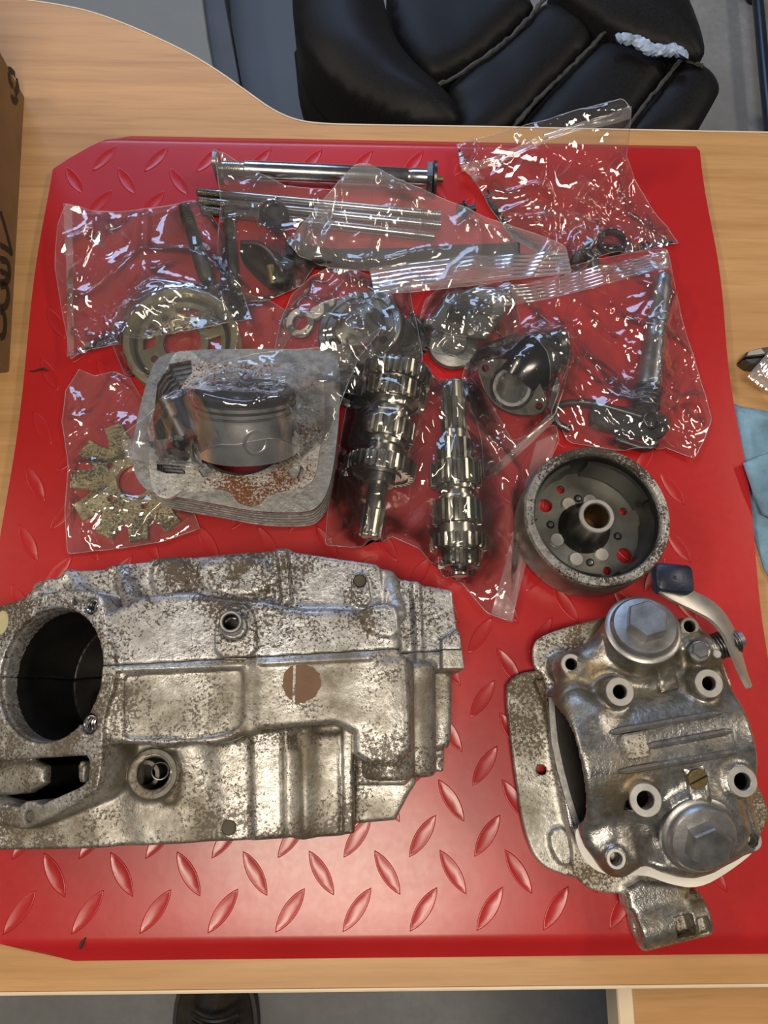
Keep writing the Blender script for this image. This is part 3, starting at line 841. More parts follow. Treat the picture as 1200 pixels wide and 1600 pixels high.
# ------------------------------------------------------------------ crankcase
def build_crankcase():
    T = .114; GT = .1175; S = .086
    lo = W(-130, 1340, .09); hi = W(735, 845, .09)
    f = Field((lo[0] - .01, lo[1] - .012, -.001 + .004), (hi[0] + .012, hi[1] + .012, .146), .00115)
    z0 = ZM + .0018
    n23 = np.array((-math.sin(math.radians(23)), 0, math.cos(math.radians(23))))
    G = Fr(W(176, 1050, GT), n23, (1, 0, 0))
    gl = lambda P: [G.loc(WP(a, b, G.o, G.z))[:2] for a, b in P]
    # back half: sloping strip made of flat facets, stepped to the right
    f.prism(px([(-120, 985), (-20, 950), (36, 934), (42, 926), (62, 920), (70, 905), (96, 901), (102, 892), (165, 889), (170, 884), (232, 877), (240, 872), (330, 869), (425, 860), (600, 890), (600, 1050), (-120, 1090)], .090), z0, .090, .0018, 0, draft=.02, sm=0)
    f.prism(px([(425, 864), (430, 857), (450, 857), (458, 862), (588, 881), (594, 886), (600, 960), (430, 960)], .093), z0, .093, .0018, .002, sm=0)
    f.prism(px([(560, 892), (590, 886), (602, 899), (645, 908), (650, 912), (707, 922), (712, 965), (722, 1040), (722, 1046), (560, 1050)], .080), z0, .080, .0018, .002, sm=0)
    f.prism(px([(690, 1000), (713, 983), (719, 988), (727, 1046), (690, 1046)], .086), z0, .086, .0012, .001, sm=0)
    f.prism(px([(150, 965), (190, 945), (225, 928), (300, 922), (330, 930), (430, 938), (452, 950), (545, 950), (560, 958), (600, 958), (624, 964), (629, 1050), (150, 1070)], T), .05, T, .005, .007)
    f.prism(px([(558, 958), (576, 945), (606, 940), (622, 948), (626, 1000), (575, 990)], T + .002), .06, T + .002, .003, .003)
    # folds on the strip
    f.prism(px([(431, 858), (449, 858), (456, 940), (440, 944)], .100), .07, .100, .003, .004, sm=0)
    f.prism(px([(235, 878), (292, 872), (290, 925), (240, 930)], .0935), .07, .0935, .003, .006, sm=2)
    f.prism(px([(308, 873), (420, 866), (428, 930), (312, 926)], .0935), .07, .0935, .003, .006, sm=2)
    f.cap(W(192, 897, .084), W(210, 950, .103), .0062, k=.004)
    f.cap(W(110, 903, .082), W(128, 932, .092), .006, k=.004)
    f.cap(W(66, 922, .080), W(80, 945, .088), .006, k=.004)
    f.cap(W(650, 915, .0805), W(655, 1030, .0805), .003, k=.003)
    f.cap(W(606, 905, .083), W(622, 960, .092), .006, k=.005)
    f.prism(px([(549, 905), (553, 896), (562, 892), (572, 896), (576, 908), (581, 948), (549, 944)], .0985), .088, .0985, .001, .001, sm=1)
    f.cyl(W(562, 908, .09), W(562, 908, .11), .0042, k=0, sub=True)
    # boss under the tube
    f.prism(px([(335, 970), (340, 955), (356, 944), (385, 942), (400, 965), (402, 1030), (335, 1032)], T + .004), .09, T + .004, .0014, .0015, sm=1)
    f.cyl(W(362, 980, T - .01), W(366, 979, T + .013), .0088, .0078, k=.002)
    f.cyl(W(364, 980, T - .004), W(366, 979, T + .03), .0047, k=0, sub=True)
    # front half: plateau, lower shelf
    f.prism(px([(150, 1000), (632, 1000), (642, 1100), (642, 1195), (553, 1195), (552, 1128), (436, 1138), (400, 1140), (386, 1145), (352, 1162), (300, 1168), (240, 1168), (228, 1162), (150, 1164)], T), z0, T, .0045, 0, sm=1)
    f.prism(px([(-120, 1120), (552, 1120), (553, 1303), (440, 1310), (300, 1318), (120, 1327), (-120, 1330)], S), z0, S, .002, .003, draft=.015, sm=0)
    f.prism(px([(194, 1062), (196, 1057), (204, 1054), (370, 1046), (380, 1048), (384, 1056), (388, 1118), (384, 1130), (352, 1147), (338, 1151), (300, 1154), (206, 1154), (196, 1151), (194, 1144)], T), T - .0024, T + .02, .0005, .0018, sub=True, sm=1)
    f.cap(W(184, 1046, T - .0002), W(386, 1039, T - .0002), .0020, k=.0012)
    f.cap(W(408, 1036, T - .0002), W(578, 1028, T - .0002), .0020, k=.0012)
    f.cap(W(394, 1050, T - .005), W(392, 1135, T - .005), .0062, k=.003)
    # flutes of the lower shelf
    f.prism(px([(392, 1136), (440, 1136), (444, 1306), (396, 1310)], S + .003), .05, S + .003, .002, .004, sm=0)
    f.cap(W(474, 1130, S - .001), W(474, 1288, S - .001), .0085, k=.004)
    f.prism(px([(487, 1150), (532, 1146), (532, 1304), (489, 1306)], S + .003), .05, S + .003, .002, .004, sm=0)
    f.prism(px([(534, 1120), (551, 1120), (552, 1302), (536, 1303)], S + .007), .05, S + .007, .0015, .002, sm=0)
    f.cap(W(455, 1180, S + .006), W(458, 1330, S + .006), .0052, k=.004, sub=True)
    f.cap(W(150, 1180, .1), W(185, 1320, .098), .013, k=.006, sub=True)
    f.cap(W(300, 1180, .098), W(320, 1330, .1005), .013, k=.008, sub=True)
    # ring boss with a deep hole
    f.cyl(W(240, 1212, .06), W(239, 1210, .0955), .0165, .0150, rd=.0015, k=.003)
    f.prism(px([(250, 1180), (276, 1178), (278, 1255), (250, 1255)], S + .004), .06, S + .004, .002, .004)
    f.cyl(W(240, 1208, .060), W(240, 1208, .12), .0098, k=0, sub=True)
    # right hand columns
    f.cyl(W(606, 1030, .0985), W(607, 1217, .0955), .0165, rd=.004, k=.003)
    f.prism(px([(574, 1110), (640, 1060), (642, 1196), (636, 1219), (575, 1219)], .102), .05, .102, .005, .003)
    f.cyl(W(650, 1035, .075), W(651, 1212, .070), .0130, rd=.004, k=.003)
    f.prism(px([(554, 1150), (571, 1146), (573, 1215), (555, 1215)], .078), .05, .078, .002, .002)
    f.prism(px([(552, 1180), (652, 1180), (650, 1225), (640, 1240), (618, 1282), (552, 1288)], .060), z0, .060, .003, .001, sm=0)
    f.prism(px([(555, 1180), (648, 1180), (645, 1214), (634, 1228), (555, 1228)], .080), .04, .080, .003, .001, sm=0)
    f.prism(px([(640, 1030), (703, 1034), (707, 1050), (706, 1160), (698, 1172), (640, 1175)], .054), z0, .054, .005, .001)
    f.prism(px([(655, 1115), (682, 1115), (682, 1172), (655, 1172)], .064), .04, .064, .002, .001)
    f.prism(px([(655, 1040), (672, 1040), (672, 1110), (655, 1110)], .061), .04, .061, .003, .002)
    f.prism(px([(648, 1165), (694, 1165), (693, 1206), (650, 1206)], .036), z0, .036, .0015, .001, sm=0)
    # gasket neck, tilted to the left
    f.fprism(G, [(-.22, -.14), (-.002, -.14), (-.002, .12), (-.22, .12)], .0, .07, .0005, 0, sub=True, sm=0)
    out = gl([(-75, 965), (-40, 955), (0, 947), (60, 930), (98, 921), (148, 924), (163, 938), (166, 975), (176, 1005), (179, 1040), (177, 1075), (164, 1110), (160, 1145), (156, 1215), (148, 1240), (50, 1294), (25, 1296), (-40, 1270), (-75, 1250)])
    f.fprism(G, out, -.075, 0, .0006, .0015, sm=1)
    c = gl([(77, 1053)])[0]
    f.cyl(G.p(c[0], c[1], -.066), G.p(c[0], c[1], .03), .0408, k=0, sub=True)
    f.cyl(G.p(c[0], c[1], -.004), G.p(c[0], c[1], .03), .0418, k=0, sub=True)
    KA, KB, KR = W(140, 1062, .055), W(300, 1080, .055), .024
    f.cap(KA, KB, KR, k=.001, sub=True)
    f.cyl(G.p(c[0] + .000, c[1] + .030, -.075), G.p(c[0] + .03, c[1] + .030, -.045), .010, k=.003)
    f.cyl(G.p(c[0] - .02, c[1] - .016, -.07), G.p(c[0] + .04, c[1] - .010, -.06), .008, k=.003)
    f.cyl(G.p(c[0] - .01, c[1] - .034, -.06), G.p(c[0] + .03, c[1] - .030, -.06), .009, k=.003)
    hole = gl([(-60, 1200), (0, 1188), (135, 1180), (139, 1190), (138, 1218), (125, 1230), (75, 1252), (65, 1258), (52, 1252), (40, 1252), (28, 1262), (-60, 1240)])
    f.fprism(G, hole, -.062, .02, .001, 0, sub=True, sm=0)
    f.fprism(G, gl([(98, 1190), (110, 1190), (110, 1225), (98, 1225)]), -.06, -.012, .002, .001)
    f.fprism(G, gl([(-60, 1190), (42, 1185), (40, 1240), (-60, 1250)]), -.07, -.014, .004, .001)
    lug = gl([(44, 1276)])[0]
    for (a, b, r, dp) in ((44, 1276, .0035, .02), (142, 947, .0052, .02), (115, 941, .0020, .01), (139, 1131, .0062, .02)):
        q = gl([(a, b)])[0]; f.cyl(G.p(q[0], q[1], -dp), G.p(q[0], q[1], .01), r, k=0, sub=True)
    q1, q2 = gl([(118, 942)])[0], gl([(136, 945)])[0]
    f.cap(G.p(q1[0], q1[1], .0003), G.p(q2[0], q2[1], .0003), .0016, k=0, sub=True)
    # split into the two halves along the joint
    A = W(170, 1040, T); B = W(630, 1013, T); e = _n((B - A) * (1, 1, 0)); nn = np.array((-e[1], e[0]))
    side = ((f.ax[0][:, None] - A[0]) * nn[0] + (f.ax[1][None, :] - A[1]) * nn[1])[:, :, None].astype(np.float32)
    root = thing('crankcase', 'large stained cast aluminium engine crankcase at the lower left of the plate', 'engine case', (*W(330, 1100, 0)[:2], ZM))
    for s, mk, lb in ((-1, 'case_a', 'rust speckled back half of the case'), (1, 'case_b', 'oil stained front half of the case')):
        V, F = f.mesh(np.maximum(f.d, s * side + .00012))
        o = mesh_obj('case_half', V, F, MT[mk], root, 55); o['label'] = lb
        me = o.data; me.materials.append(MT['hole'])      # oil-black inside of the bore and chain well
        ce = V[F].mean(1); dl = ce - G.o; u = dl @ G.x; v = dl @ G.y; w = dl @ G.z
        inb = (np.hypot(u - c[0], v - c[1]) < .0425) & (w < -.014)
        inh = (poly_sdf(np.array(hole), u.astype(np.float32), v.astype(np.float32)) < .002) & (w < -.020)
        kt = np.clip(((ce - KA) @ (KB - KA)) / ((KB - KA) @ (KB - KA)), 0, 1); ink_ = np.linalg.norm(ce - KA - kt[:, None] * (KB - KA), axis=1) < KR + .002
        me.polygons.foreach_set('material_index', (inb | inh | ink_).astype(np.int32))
    def P(name, mb, m, sm=40): return mb.build(name, MT[m], root, sm)
    # tube
    t = Fr(W(364, 980, T + .004), _n(np.array((.10, .02, 1.0))))
    mb = MB(); ring(mb, t, .0068, .0046, 0, .0225, 28, .0006); P('dowel_tube', mb, 'capst')
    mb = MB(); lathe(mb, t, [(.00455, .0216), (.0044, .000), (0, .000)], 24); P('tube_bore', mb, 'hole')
    # threaded insert in ring boss
    fr = Fr(W(240, 1208, .0605), (0, 0, 1)); mb = MB(); ring(mb, fr, .0092, .0060, .001, .020, 28); P('threaded_bush', mb, 'rod')
    fr2 = Fr(W(250, 1206, .070), _n((.25, .1, 1))); mb = MB(); spring(mb, fr2, .0052, .0006, .012, 5); P('thread', mb, 'dsteel')
    mb = MB(); ring(mb, Fr(W(239, 1209, .0952)), .0150, .0115, 0, .0008, 36); P('seat_ring', mb, 'rod')
    for (a, b, r) in ((142, 947, .0040), (139, 1131, .0048)):
        q = gl([(a, b)])[0]; mb = MB(); spring(mb, Fr(G.p(q[0], q[1], -.011), G.z), r, .0007, .0105, 5); P('thread_insert', mb, 'steel')
    q = gl([(44, 1276)])[0]; mb = MB(); disc(mb, Fr(G.p(q[0], q[1], -.006), G.z), .0033, 0, .004, 20); P('stud', mb, 'gear')
    for (a, b, z) in ((562, 908, .0975), (358, 1293, .0855)):
        mb = MB(); disc(mb, Fr(W(a, b, z)), .0041 if b < 1000 else .0046, -.003, .0012, 24); P('plug', mb, 'plug')
    # brown disc patch, with a scratched line
    rr = np.random.RandomState(2); pts = []
    for i in range(40):
        a = 2 * math.pi * i / 40; r = .0118 * (1 + .03 * math.sin(3 * a + 1) + .025 * rr.randn())
        pts.append((r * math.cos(a), r * math.sin(a)))
    cp = Fr(W(471, 1067, T)); L = [p for p in pts if p[0] < -.0052]; R = [p for p in pts if p[0] >= -.0046]
    for Q in (sorted(L, key=lambda p: math.atan2(p[1], p[0] + .008)), sorted(R, key=lambda p: math.atan2(p[1], p[0]))):
        mb = MB(); poly_prism(mb, cp, Q, -.0004, .0004); P('sealant_patch', mb, 'patch')
    q = gl([(3, 973)])[0]; mb = MB(); poly_prism(mb, Fr(G.p(q[0], q[1], 0), G.z), [(.006 * math.cos(a), .005 * math.sin(a) * 1.6) for a in np.linspace(0, 2 * math.pi, 18)[:-1]], -.0004, .0004); mb.build('paper_sticker', plain('cream_sticker', (.5, .45, .25), 0, .7), root)
    return root
crank = build_crankcase()

# ------------------------------------------------------------------ cylinder head
def build_head():
    lo = W(775, 1510, .0); hi = W(1225, 930, .0)
    f = Field((lo[0] - .005, lo[1] - .005, .003), (hi[0] + .005, hi[1] + .005, .112), .0011)
    z0 = ZM + .001
    low = [(788, 1078), (797, 1062), (812, 1052), (836, 1047), (900, 1040), (1150, 1085), (1165, 1180), (1190, 1258), (1200, 1275), (1196, 1292), (1160, 1335), (1000, 1388), (930, 1380), (862, 1363), (838, 1345), (825, 1318), (815, 1280), (803, 1200)]
    up = [(832, 1030), (833, 1008), (842, 996), (870, 984), (935, 966), (1080, 958), (1138, 1040), (1160, 1150), (1172, 1205), (1203, 1262), (1200, 1290), (1165, 1337), (1095, 1385), (1005, 1399), (930, 1395), (905, 1378), (893, 1358), (895, 1330), (884, 1290), (862, 1180), (858, 1080), (845, 1052), (836, 1046)]
    f.prism(px(low, .0185), .0135, .0185, .0015, .001, sm=1)
    f.prism(px([(850, 1075), (1130, 1060), (1150, 1180), (1170, 1280), (1090, 1350), (920, 1340), (880, 1250)], .02), z0, .030, .002, .002)
    f.prism(px([(833, 1060), (858, 1064), (862, 1090), (850, 1095), (842, 1080)], .024), .014, .024, .001, .002)
    f.prism(px([(858, 1300), (885, 1290), (900, 1345), (880, 1355), (862, 1330)], .024), .014, .024, .001, .002)
    f.prism(px(up, .031), .0265, .031, .0014, .001, sm=1)
    f.cyl(W(846, 1203, .0), W(846, 1203, .03), .0034, k=0, sub=True)
    # spark-plug side ring and body wall
    wall = [(866, 1085), (935, 992), (1040, 975), (1120, 995), (1146, 1100), (1165, 1210), (1178, 1310), (1120, 1355), (1040, 1365), (955, 1350), (912, 1325), (900, 1280), (882, 1180)]
    f.prism(px(wall, .048), .02, .048, .002, .003)
    body = [(869, 1078), (886, 1052), (930, 1003), (968, 978), (1072, 972), (1118, 996), (1136, 1050), (1150, 1150), (1172, 1215), (1182, 1290), (1168, 1330), (1100, 1372), (1048, 1370), (1000, 1350), (955, 1354), (920, 1332), (907, 1302), (904, 1200), (890, 1130)]
    f.prism(px(body, .058), .049, .058, .006, .002)
    # cam tunnel hump along the ribs
    a, b = W(872, 1190, .046), W(1150, 1144, .046)
    ax = _n(b - a)
    f.cyl(W(880, 1188, .036), W(1135, 1148, .036), .0470, .0420, rd=.004, k=.009)
    # cap towers
    C1o, C1 = W(1000, 1012, .045), np.array((-.10, .36, 1.0)); C2o, C2 = W(1083, 1287, .045), np.array((.02, -.40, 1.0))
    C1 = _n(C1); C2 = _n(C2)
    t1 = W(1005, 983, .074); t2 = W(1094, 1306, .070)
    f.cyl(t1 - C1 * .045, t1 - C1 * .002, .0285, .0245, rd=.003, k=.012)
    f.cyl(t2 - C2 * .045, t2 - C2 * .002, .030, .0265, rd=.003, k=.012)
    f.cap(W(1100, 1225, .058), W(1135, 1290, .052), .016, k=.014)
    f.cap(W(935, 1030, .050), W(890, 1045, .046), .011, k=.012)
    f.cap(W(950, 1310, .048), W(962, 1342, .048), .011, k=.012)
    f.cap(W(925, 1120, .066), W(900, 1100, .060), .010, k=.014)
    # strip pads
    fq = Fr(W(1090, 1240, .081), _n((.02, -.45, 1)))
    # bosses
    BO = [(892, 1038, .060, .0072, .0040), (968, 1081, .080, .0094, .0046), (1107, 1068, .078, .0094, .0046), (1077, 979, .060, .0066, .0042), (1008, 1250, .081, .0104, .0056), (1159, 1221, .078, .0098, .0054), (962, 1342, .064, .0064, .0040), (1174, 1313, .060, .0066, .0044)]
    for (a, b, z, ro, ri) in BO:
        p = W(a, b, z); f.cyl((p[0], p[1], .03), p, ro * 1.18, ro * 1.02, rd=.0008, k=.006)
    for (a, b, z, ro, ri) in BO:
        p = W(a, b, z); f.cyl((p[0], p[1], .03), (p[0], p[1], z + .03), ri, k=0, sub=True)
    # decompressor boss and hinge lug
    f.cyl(W(1072, 1030, .056), W(1112, 1012, .056), .0115, .0105, k=.008)
    f.cyl(W(1092, 1020, .05), W(1093, 1018, .071), .0075, k=.003)
    # scallops either side of the bosses
    f.cap(W(1000, 1280, .074), W(1035, 1320, .066), .011, k=.010, sub=True)
    f.cap(W(975, 1128, .089), W(1000, 1100, .089), .0075, k=.010, sub=True)
    # cam bore, open at the left
    d = _n((W(1150, 1144, .046) - W(872, 1190, .046))); c = W(850, 1193, .036)
    f.cylclip(c, c + d * .058, .0425, .0330)
    f.cylclip(c, c + d * .024, .0440, .0330)
    # hinge bracket at the bottom
    f.prism(px([(975, 1372), (1082, 1384), (1072, 1415), (1082, 1440), (985, 1440)], .034), .012, .034, .004, .004)
    h0, h1 = W(992, 1450, .023), W(1098, 1424, .023)
    f.cyl(h0, h1, .0145, .0145, rd=.002, k=.005)
    hd = _n(h1 - h0); hx = np.cross((0, 0, 1.0), hd)
    fh = Fr((h0 + h1) / 2 + np.array((0, 0, .0)), (0, 0, 1), hd)
    f.fprism(fh, [(-.001, -.0095), (.0115, -.0095), (.0115, .004), (-.001, .004)], -.002, .03, .001, .001, sub=True, sm=0)
    f.fprism(fh, [(.0145, -.010), (.0215, -.010), (.0215, .0), (.0145, .0)], .006, .03, .001, .002, sub=True, sm=0)
    f.cyl(h0 - hd * .02, h0 + hd * .006, .006, k=0, sub=True)
    root = thing('engine_head_casting', 'stained aluminium cylinder head with two hex valve caps at the lower right', 'engine part', (*W(1000, 1190, 0)[:2], ZM))
    V, F = f.mesh(); o = mesh_obj('casting', V, F, MT['head'], root, 55)
    # assign the fin material to the low plates
    me = o.data; me.materials.append(MT['fin'])
    ce = np.empty(len(me.polygons) * 3, np.float32); me.polygons.foreach_get('center', ce); ce = ce.reshape(-1, 3)[:, 2] + ZM
    me.materials.append(MT['hole'])  # blackens cam bore and boss holes: shade painted into the colour
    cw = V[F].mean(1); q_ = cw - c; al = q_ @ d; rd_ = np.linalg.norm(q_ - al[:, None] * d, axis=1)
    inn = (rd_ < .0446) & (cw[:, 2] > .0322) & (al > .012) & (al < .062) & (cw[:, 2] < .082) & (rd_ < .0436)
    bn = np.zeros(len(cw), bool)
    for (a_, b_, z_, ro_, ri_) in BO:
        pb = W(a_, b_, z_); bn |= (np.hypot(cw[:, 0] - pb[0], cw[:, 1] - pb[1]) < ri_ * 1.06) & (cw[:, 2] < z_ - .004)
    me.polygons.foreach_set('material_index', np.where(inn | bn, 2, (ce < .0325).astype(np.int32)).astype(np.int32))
    def P(name, mb, m, sm=40, lb=None):
        o = mb.build(name, MT[m], root, sm)
        if lb: o['label'] = lb
        return o
    for (a, b, z, ro, ri) in BO:
        mb = MB(); ring(mb, Fr(W(a, b, z - .0002)), ro, ri, -.001, .0012, 32, .0004); P('boss_face', mb, 'mach')
    # ribs
    hz = lambda a, b: None
    for (q0, q1) in (((954, 1144), (1126, 1114)), ((1012, 1166), (1142, 1142)), ((966, 1206), (1148, 1175))):
        def zt(a, b):
            p = W(a, b, .08); dd = np.cross(d, p - c); t = np.linalg.norm(dd); return None
        pts = []
        for t in np.linspace(0, 1, 14):
            a, b = q0[0] + (q1[0] - q0[0]) * t, q0[1] + (q1[1] - q0[1]) * t
            r = ray(a, b); lo_, hi_ = 0, 0
            # first hit of the view through the photo on the casting field
            ts = np.linspace(.44, .62, 400); L = CAM[None] + (r / -r[2])[None] * ts[:, None]
            ii = ((L - f.lo) / f.h).astype(int); ok = np.all((ii >= 0) & (ii < np.array(f.n)), 1)
            hit = None
            for k in range(len(ts)):
                if ok[k] and f.d[tuple(ii[k])] < 0: hit = L[k]; break
            if hit is not None: pts.append(hit + np.array((0, 0, .0004)))
        mb = MB(); tube(mb, pts, [.0012] + [.0024] * (len(pts) - 2) + [.0014], 8); P('rib', mb, 'head')
    def hit(a, b):
        r = ray(a, b); ts = np.linspace(.44, .62, 600); L = CAM[None] + (r / -r[2])[None] * ts[:, None]
        ii = ((L - f.lo) / f.h).astype(int); ok = np.all((ii >= 0) & (ii < np.array(f.n)), 1)
        for k in range(len(ts)):
            if ok[k] and f.d[tuple(ii[k])] < 0: return L[k]
        return W(a, b, .07)
    p = hit(993, 1166); mb = MB(); box(mb, Fr(p - np.array((0, 0, .003)), (-.05, .05, 1), d), .0165, .0165, .006, .0012, .003); P('square_boss', mb, 'fin')
    for Q in ([(1021, 1022), (1045, 1018), (1060, 1074), (1032, 1082)], [(1067, 1202), (1099, 1196), (1117, 1277), (1085, 1285)]):
        nu, nv = 9, 17; V_ = []; F_ = []
        for i in range(nu):
            for j in range(nv):
                u, v = i / (nu - 1), j / (nv - 1)
                q = (np.array(Q[0]) * (1 - u) * (1 - v) + np.array(Q[1]) * u * (1 - v) + np.array(Q[2]) * u * v + np.array(Q[3]) * (1 - u) * v)
                V_.append(hit(*q))
        A_ = np.array(V_).reshape(nu, nv, 3); zz = A_[:, :, 2].copy()
        for _ in range(6):
            zp = np.pad(zz, 1, 'edge'); zz = np.maximum(zz, .25 * (zp[2:, 1:-1] + zp[:-2, 1:-1] + zp[1:-1, 2:] + zp[1:-1, :-2]))
        ed = np.minimum.outer(np.minimum(np.arange(nu), nu - 1 - np.arange(nu)), np.full(nv, 99)); ed = np.minimum(ed, np.minimum(np.arange(nv), nv - 1 - np.arange(nv))[None])
        A_[:, :, 2] = zz + np.where(ed == 0, .0008, .0020)
        Bt = A_.copy(); Bt[:, :, 2] -= .007; ix = np.arange(nu * nv).reshape(nu, nv); m_ = nu * nv
        for i in range(nu - 1):
            for j in range(nv - 1): F_.append((ix[i, j], ix[i, j + 1], ix[i + 1, j + 1], ix[i + 1, j])[::-1])
        F_ = [tuple(f_) for f_ in F_]; F_ += [(b_, a_, a_ + m_, b_ + m_) for a_, b_ in boundary_loop(F_)]
        mb = MB(); mb.add(np.vstack([A_.reshape(-1, 3), Bt.reshape(-1, 3)]), F_); P('cast_pad', mb, 'head', 50)
    p = hit(1086, 1217) + np.array((0, 0, .0042)); sc = Fr(p, _n((.05, -.25, 1)), (1, .5, 0))
    mb = MB(); disc(mb, sc, .0066, -.002, .0012, 28); s = P('slotted_screw', mb, 'brass')
    mb = MB(); box(mb, sc.at(0, 0, .0011), .0120, .0011, .0003); mb.build('slot', MT['hole'], s, None)
    # white gasket between wall and body
    gp = [(898, 1296), (902, 1322), (914, 1346), (936, 1364), (972, 1370), (1008, 1366), (1046, 1382), (1092, 1389), (1140, 1362), (1186, 1325), (1188, 1300), (1160, 1310), (1100, 1345), (1040, 1345), (1000, 1330), (955, 1332), (925, 1315), (912, 1292)]
    mb = MB(); poly_prism(mb, Fr((0, 0, 0)), [p[:2] for p in chaikin(px(gp, .0492), 2)], .0470, .0492); P('white_gasket', mb, 'white', None, 'white gasket sheet showing below the cover')
    lipo = [(857, 1085), (858, 1120), (861, 1160), (869, 1200), (880, 1240), (892, 1275), (903, 1300)]; lipi = [(q[0] + 9 + 3 * math.sin(i / 6 * math.pi), q[1] - 1) for i, q in enumerate(lipo)]
    mb = MB(); poly_prism(mb, Fr((0, 0, 0)), px(lipo + lipi[::-1], .0335), .0312, .0335, .0004); P('bore_lip', mb, 'capst', 30)
    # valve caps
    for (t, ax_, nm, xr) in ((t1, C1, 'valve_cap', (1, .2, 0)), (t2, C2, 'valve_cap', (1, .35, 0))):
        fr = Fr(t, ax_, xr)
        mb = MB(); lathe(mb, fr, [(0, -.006), (.0245, -.006), (.0255, -.004), (.0255, .0), (.0235, .0015), (.0225, .0015), (.0222, .004), (.0205, .006), (.0145, .007), (0, .007)], 48); cp = P(nm, mb, 'capst')
        mb = MB(); poly_prism(mb, fr, ngon(.0142, 6, .1), .006, .0165, .0012); mb.build('hex', MT['capst'], cp, None)
    # decompressor lever: bolt, spring, arm, rubber pad
    mb = MB(); fr = Fr(W(1092, 1019, .070), _n((-.15, .2, 1)))
    disc(mb, fr, .0070, 0, .0014); hexbolt(mb, fr, .0058, .0014, .006, .3); P('clamp_bolt', mb, 'capst')
    sp0, sp1 = W(1112, 1013, .056), W(1150, 1000, .056)
    mb = MB(); spring(mb, Fr(sp0, sp1 - sp0), .0088, .0010, .019, 8, 16); P('return_spring', mb, 'dsteel', 60)
    mb = MB(); tube(mb, [W(1100, 1017, .056), W(1158, 998, .056)], .006, 16); P('lever_shaft', mb, 'capst')
    mb = MB(); disc(mb, Fr(W(1120, 1022, .068), (0, 0, 1)), .0030, -.008, .001, 20); P('spring_pin', mb, 'mach')
    pth = [(1033, 915, .075), (1052, 926, .073), (1085, 940, .070), (1115, 956, .067), (1137, 984, .064), (1150, 1020, .062), (1160, 1050, .060), (1170, 1074, .060)]
    Q = chaikin([W(*q) for q in pth], 2, False); V = []; F = []; n = len(Q)
    for i in range(n):
        t = _n(Q[min(i + 1, n - 1)] - Q[max(i - 1, 0)]); u = i / (n - 1)
        nz = _n(np.array((.75, .35, .55)) * u + np.array((.05, .15, 1)) * (1 - u)); sd = _n(np.cross(nz, t)); nz = np.cross(t, sd)
        w = .0052 + .0030 * math.sin(u * 3.0); th = .0013; cu = .0012
        for (s, k) in ((-1, 1), (-.5, 1.6), (.5, 1.6), (1, 1), (1, -1), (.5, -.4), (-.5, -.4), (-1, -1)): V.append(Q[i] + sd * w * s + nz * th * k)
    for i in range(n - 1):
        for k in range(8): F.append((i * 8 + k, i * 8 + (k + 1) % 8, (i + 1) * 8 + (k + 1) % 8, (i + 1) * 8 + k))
    F += [tuple(range(8)), tuple(range((n - 1) * 8, n * 8))[::-1]]
    mb = MB(); mb.add(V, F); P('lever_arm', mb, 'mach', 50, 'bent bright steel lever arm')
    pf = Fr(W(1050, 906, .074), _n((.02, .12, 1)), (1, -.08, 0))
    mb = MB(); poly_prism(mb, pf, rrect(.0262, .0200, .004, 5), -.004, .0058, .0012); pd = P('lever_pad', mb, 'pad', 50, 'black rubber pad on the lever end with painted blue sheen')
    mb = MB(); lathe(mb, pf.at(0, 0, .0058), [(.0016, -.001), (.0012, .0004), (0, .0008)], 10); mb.build('nub', MT['pad'], pd)
    mb = MB(); ring(mb, pf.at(0, 0, -.004), .0135, .001, 0, .001, 4); 
    return root
head = build_head()

